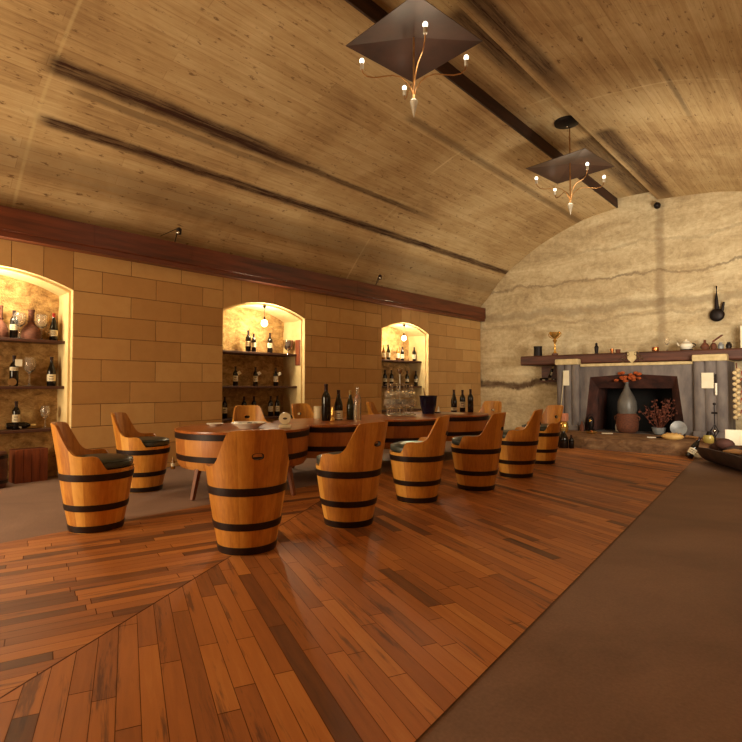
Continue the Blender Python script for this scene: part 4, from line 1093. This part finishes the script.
for i in range(34):
    a = rr.uniform(0, 2*PI); L_ = rr.uniform(.25, .68); lean = rr.uniform(.1, .42)
    e = Vector((lean*math.cos(a), lean*.7*math.sin(a), .1+L_)); mid = e*.5+Vector((rr.uniform(-.05, .05), 0, .06))
    tw_.tube([(0, 0, .05), tuple(mid), tuple(e)], .006, 5, .003)
    for j in range(5):
        q = mid.lerp(e, j/5)+Vector((rr.uniform(-.05, .05), rr.uniform(-.05, .05), rr.uniform(-.04, .04))); tw_.ball(tuple(q), rr.uniform(.012, .024), (1.2, .7, 1), 6, 4)
tw_.build('branches', M['twig'], t)
p = hearth(591, 431); k = px(p)
t = thing('oil_lamp', 'dark lamp with a brass front standing left of the firebox', 'lamp', p); 
MB().lathe([(0, 0), (.08, 0), (.08, .03), (.05, .05), (.06, .1), (.075, .2), (.06, .29), (.03, .33), (0, .34)], 18).build('body', M['iron'], t)
MB().ball((0, -.05, .22), .04, (.7, .6, 1.6), 10, 8).build('brass_front', M['gold'], t)
MB().tube([(.05*math.cos(PI*i/8), 0, .33+.06*math.sin(PI*i/8)) for i in range(9)], .006).build('bail', M['iron'], t)
p = hearth(594, 433)+Vector((.03, -.22, 0))
t = thing('brass_bowl', 'shiny low brass dish in front of the dark lamp on the hearth', 'dish', p); MB().lathe([(0, 0), (.06, 0), (.12, .04), (.125, .05), (.11, .045), (.05, .012), (0, .012)], 22).build('dish', M['gold'], t); MB().ball((.0, 0, .04), .035).build('ball', M['copper'], t)
p = hearth(607, 433.5); o = MB().box((-.11, -.07, 0), (.11, .07, .012)).build('paper_sheet', M['paper'], None, smooth=0); o.location = p; o.rotation_euler = (0, 0, .4); tag(o, 'small white sheet lying on the hearth left of the demijohn', 'paper')
p = hearth(620, 431); lathe_thing('white_vase', 'slim white bottle beside the left foot of the demijohn', 'vase', p+Vector((-.02, -.12, 0)), [(0, 0), (.035, 0), (.045, .08), (.035, .16), (.015, .2), (.018, .24), (0, .24)], 'white')
p = hearth(582, 431); lathe_thing('clay_bottle', 'small reddish bottle left of the dark lamp on the hearth', 'bottle', p, [(0, 0), (.045, 0), (.05, .12), (.02, .17), (.02, .22), (0, .22)], 'wicker')
p = hearth(678, 436); o = MB().lathe([(0, 0), (.09, .0), (.15, .02), (.155, .03), (.08, .012), (0, .01)], 26).build('china_plate', M['blue_grey'], None, smooth=50); o.location = p+Vector((0, .05, .15)); o.rotation_euler = (math.radians(75), 0, math.radians(15)); tag(o, 'grey china plate propped upright behind the pale loaf', 'plate')
p = hearth(672.5, 440)
t = thing('loaf', 'long pale loaf lying on the hearth beside the knife', 'bread', p, math.radians(8)); MB().ball((0, 0, .065), .19, (1, .45, .36), 20, 12).build('crust', M['loaf'], t, smooth=80)
k_ = MB()
for i in range(4): k_.tube([(-.11+.07*i, -.06, .118), (-.08+.07*i, 0, .137), (-.06+.07*i, .05, .125)], .006, 6)
k_.build('slash', M['tan'], t)
p = hearth(656, 438); t = thing('knife', 'knife with dark handle and pale blade left of the loaf', 'knife', p, math.radians(25))
MB().box((-.16, -.015, 0.002), (.0, .015, .02)).build('blade', M['white'], t, smooth=0); MB().box((0, -.016, 0.002), (.14, .016, .03)).build('handle', M['iron'], t, smooth=0, bevel=.005)
o = MB().tube([(-.16, 0, .03), (.16, .03, .03)], .03, 10, .02).build('wooden_pin', M['tan'], None); o.location = hearth(693, 439); o.rotation_euler = (0, 0, math.radians(-35)); tag(o, 'tan wooden stick lying behind the loaf on the hearth', 'stick')
p = hearth(690.5, 431); bottle(p, 'small bottle with bright label against the right pillar foot', .22, 'bord', 'bottle_dark', 'capsule_gold', 'label', lz=(.05, .17), fat=1.2)
p = hearth(709, 443)
t = thing('lantern', 'round yellow glass lantern with dark cap in front of the right pillar', 'lantern', p)
MB().lathe([(0, 0), (.07, 0), (.095, .04), (.1, .09), (.08, .14), (0, .15)], 20).build('glass_globe', M['yellow_glass'], t); MB().lathe([(.05, .145), (.045, .17), (.03, .19), (.03, .21), (0, .215)], 16, cap=False).build('cap', M['iron'], t)
p = hearth(715, 446)
t = thing('iron_stand', 'tall slender black iron stand with a diamond ornament before the right pillar', 'stand', p); k = px(p)
MB().lathe([(0, 0), (.07, 0), (.06, .02), (.02, .05), (0, .06)], 16).build('foot', M['iron'], t)
MB().tube([(0, 0, .03), (0, 0, 42*k)], .011).build('rod', M['iron'], t)
MB().tube([(.0, 0, 8*k), (3.4*k, 0, 15*k), (0, 0, 22*k), (-3.4*k, 0, 15*k), (0, 0, 8*k)], .014).build('diamond', M['iron'], t)
MB().ball((0, 0, 15*k), .03).build('boss', M['silver'], t); MB().tube([(-2.6*k, 0, 33*k), (2.6*k, 0, 33*k)], .018).build('crossbar', M['iron'], t); MB().ball((0, 0, 42*k), .025).build('finial', M['iron'], t)
# garlic and chilli strings at the right pillar
p = aty(736.5, 368, 12.5); k = px(p)
t = thing('garlic_braid', 'braid of pale garlic bulbs hanging right of the right pillar', 'garlic', p)
MB().tube([(0, 0, 5*k), (0, 0, -52*k)], .012).build('braid', M['twig'], t)
for i in range(18): MB().ball((1.8*k*(-1 if i % 2 else 1)*.8, -.03, -2*k-i*2.8*k), 2.2*k, (1, 1, .95), 10, 7).build('garlic_bulb', M['garlic'], t, smooth=80)
p = aty(744, 368, 12.5)
t = thing('chili_string', 'string of red dried peppers right of the garlic braid', 'peppers', p)
MB().tube([(0, 0, 5*k), (0, 0, -50*k)], .008).build('string', M['twig'], t)
for i in range(20):
    a = i*2.4; MB().tube([(0, 0, -i*2.4*k), (.05*math.cos(a), -.03+.03*math.sin(a), -i*2.4*k-.03), (.07*math.cos(a), -.03+.04*math.sin(a), -i*2.4*k-.11)], .02, 7, .004).build('pepper', M['chili'], t)
# bottles on the floor by the last chair
def before_hearth(u, y): d = ray(u, 400); k = y/d.y; return Vector((d.x*k, y, 0))
bottle(before_hearth(563, 10.70), 'squat black bottle on the floor just right of the last chair', .40, 'burg', 'bottle_dark', 'capsule_gold', None, fat=1.7)
bottle(before_hearth(555, 10.82), 'left black bottle of the trio on the floor by the last chair', .36, 'bord', 'bottle_dark', 'capsule_dark', None, fat=1.4)
bottle(before_hearth(571, 10.75), 'right black bottle of the trio on the floor by the last chair', .27, 'bord', 'bottle_dark', 'capsule_dark', None, fat=1.5)
p = hearth(564, 432); k = px(p)
t = thing('pink_jar', 'pink clay jar on a gold pot behind the black bottles by the left pillar', 'jar', p); MB().lathe([(0, 0), (.07, 0), (.1, .1), (.09, .2), (.06, .24), (0, .24)], 20).build('pot', M['gold'], t); MB().box((-.08, -.08, .24), (.08, .08, .42)).build('pink_top', M['pink'], t, smooth=0, bevel=.02)

# ---- dugout trough with things in it, lower right
c0 = Vector((-1.25, 9.72, 0)); dr = Vector((.55, -.84, 0)).normalized(); yaw = math.atan2(dr.y, dr.x)
t = thing('trough', 'long dark hollowed-out wooden trough on the floor at the right picture edge', 'trough', c0, yaw)
b = MB(); n = 16; NL = 20; rows_ = []
for i in range(NL+1):
    x = -.85+1.7*i/NL; s_ = (1-abs(x/.85)**4)**.5*.35+.65; rr_ = []
    for j in range(n+1):
        a = PI+PI*j/n; rr_.append((x, .32*s_*math.cos(a), .20*s_+.20*s_*math.sin(a)*1.0+.0))
    for j in range(n+1):
        a = 2*PI-PI*j/n; rr_.append((x*.93, .27*s_*math.cos(a), .20*s_+.15*s_*math.sin(a)))
    rows_.append(rr_)
mm = len(rows_[0]); b.v = [(p[0], p[1], 1.35*(p[2]-min(q[2] for q in r))+.001) for r in rows_ for p in r]
for i in range(NL):
    for j in range(mm): b.f.append([i*mm+j, i*mm+(j+1) % mm, (i+1)*mm+(j+1) % mm, (i+1)*mm+j]); b.r.append(.5)
b.f.append(list(range(mm))); b.f.append([NL*mm+j for j in range(mm)]); b.r += [.5, .5]
b.build('shell', M['trough'], t, smooth=50)
def trough(x, y, z): return c0+Vector((math.cos(yaw)*x-math.sin(yaw)*y, math.sin(yaw)*x+math.cos(yaw)*y, z))
o = MB().box((-.17, -.1, 0), (.17, .1, .03)).build('wooden_board', M['tan'], None, smooth=0, bevel=.008); o.location = trough(.0, -.03, .25); o.rotation_euler = (.1, 0, yaw+.3); tag(o, 'tan wooden board lying across the dark trough', 'board')
rr = random.Random(9)
for i in range(13):
    x = -.66+.105*i
    if -.20 < x < .2: continue
    q = MB().ball((0, 0, 0), rr.uniform(.08, .12), (1.2, .9, .8), 10, 7); o = q.build('log', M['trough'] if i % 3 else M['rust_frame'], None, smooth=60)
    o.location = trough(x, rr.uniform(-.06, .08), .25+(.09 if i % 2 else .0)); tag(o, 'rounded dark lump of wood lying in the trough', 'log', 'dark lumps in the trough')
p = trough(.32, -.05, .27); lathe_thing('jar', 'small cream jar standing among dark lumps in the trough', 'jar', p, [(0, 0), (.045, 0), (.055, .05), (.05, .1), (.03, .12), (0, .12)], 'cream')
p = atz(741, 446, .42); d_ = trough(.18, .16, .0)
p = aty(742, 438, 10.55)
t = thing('white_board', 'blank white board propped up behind the trough at the right edge', 'board', (p.x+.03, 10.55, 0), math.radians(12)); k = px(p)
MB().box((-16*k, -.012, p.z-7.5*k), (16*k, .012, p.z+8*k)).build('panel', M['paper'], t, smooth=0, bevel=.004)
for s_ in (-1, 1): MB().box((s_*11*k-.015, .012, 0.0), (s_*11*k+.015, .04, p.z)).build('leg', M['dark_wood'], t, smooth=0)
# wine bottle leaning on the trough end
p = atz(688.5, 459, 0); o = bottle((p.x, p.y, .03), 'wine bottle with big white label leaning against the end of the trough', .40, 'burg', 'bottle_dark', 'capsule_dark', 'label', lz=(.05, .1251), fat=1.15, rz=math.radians(-60))
o.rotation_euler = (Matrix.Rotation(math.radians(32), 3, _F) @ Matrix.Rotation(math.atan2(-p.y, -p.x), 3, 'Z')).to_euler()
p = atz(695, 458, 0); o = MB().ball((0, 0, .05), .07, (1.2, 1, .7), 12, 8).build('pebble', M['cream'], None, smooth=70); o.location = (p.x+.06, p.y-.08, 0); tag(o, 'pale rounded stone at the foot of the leaning bottle', 'stone')
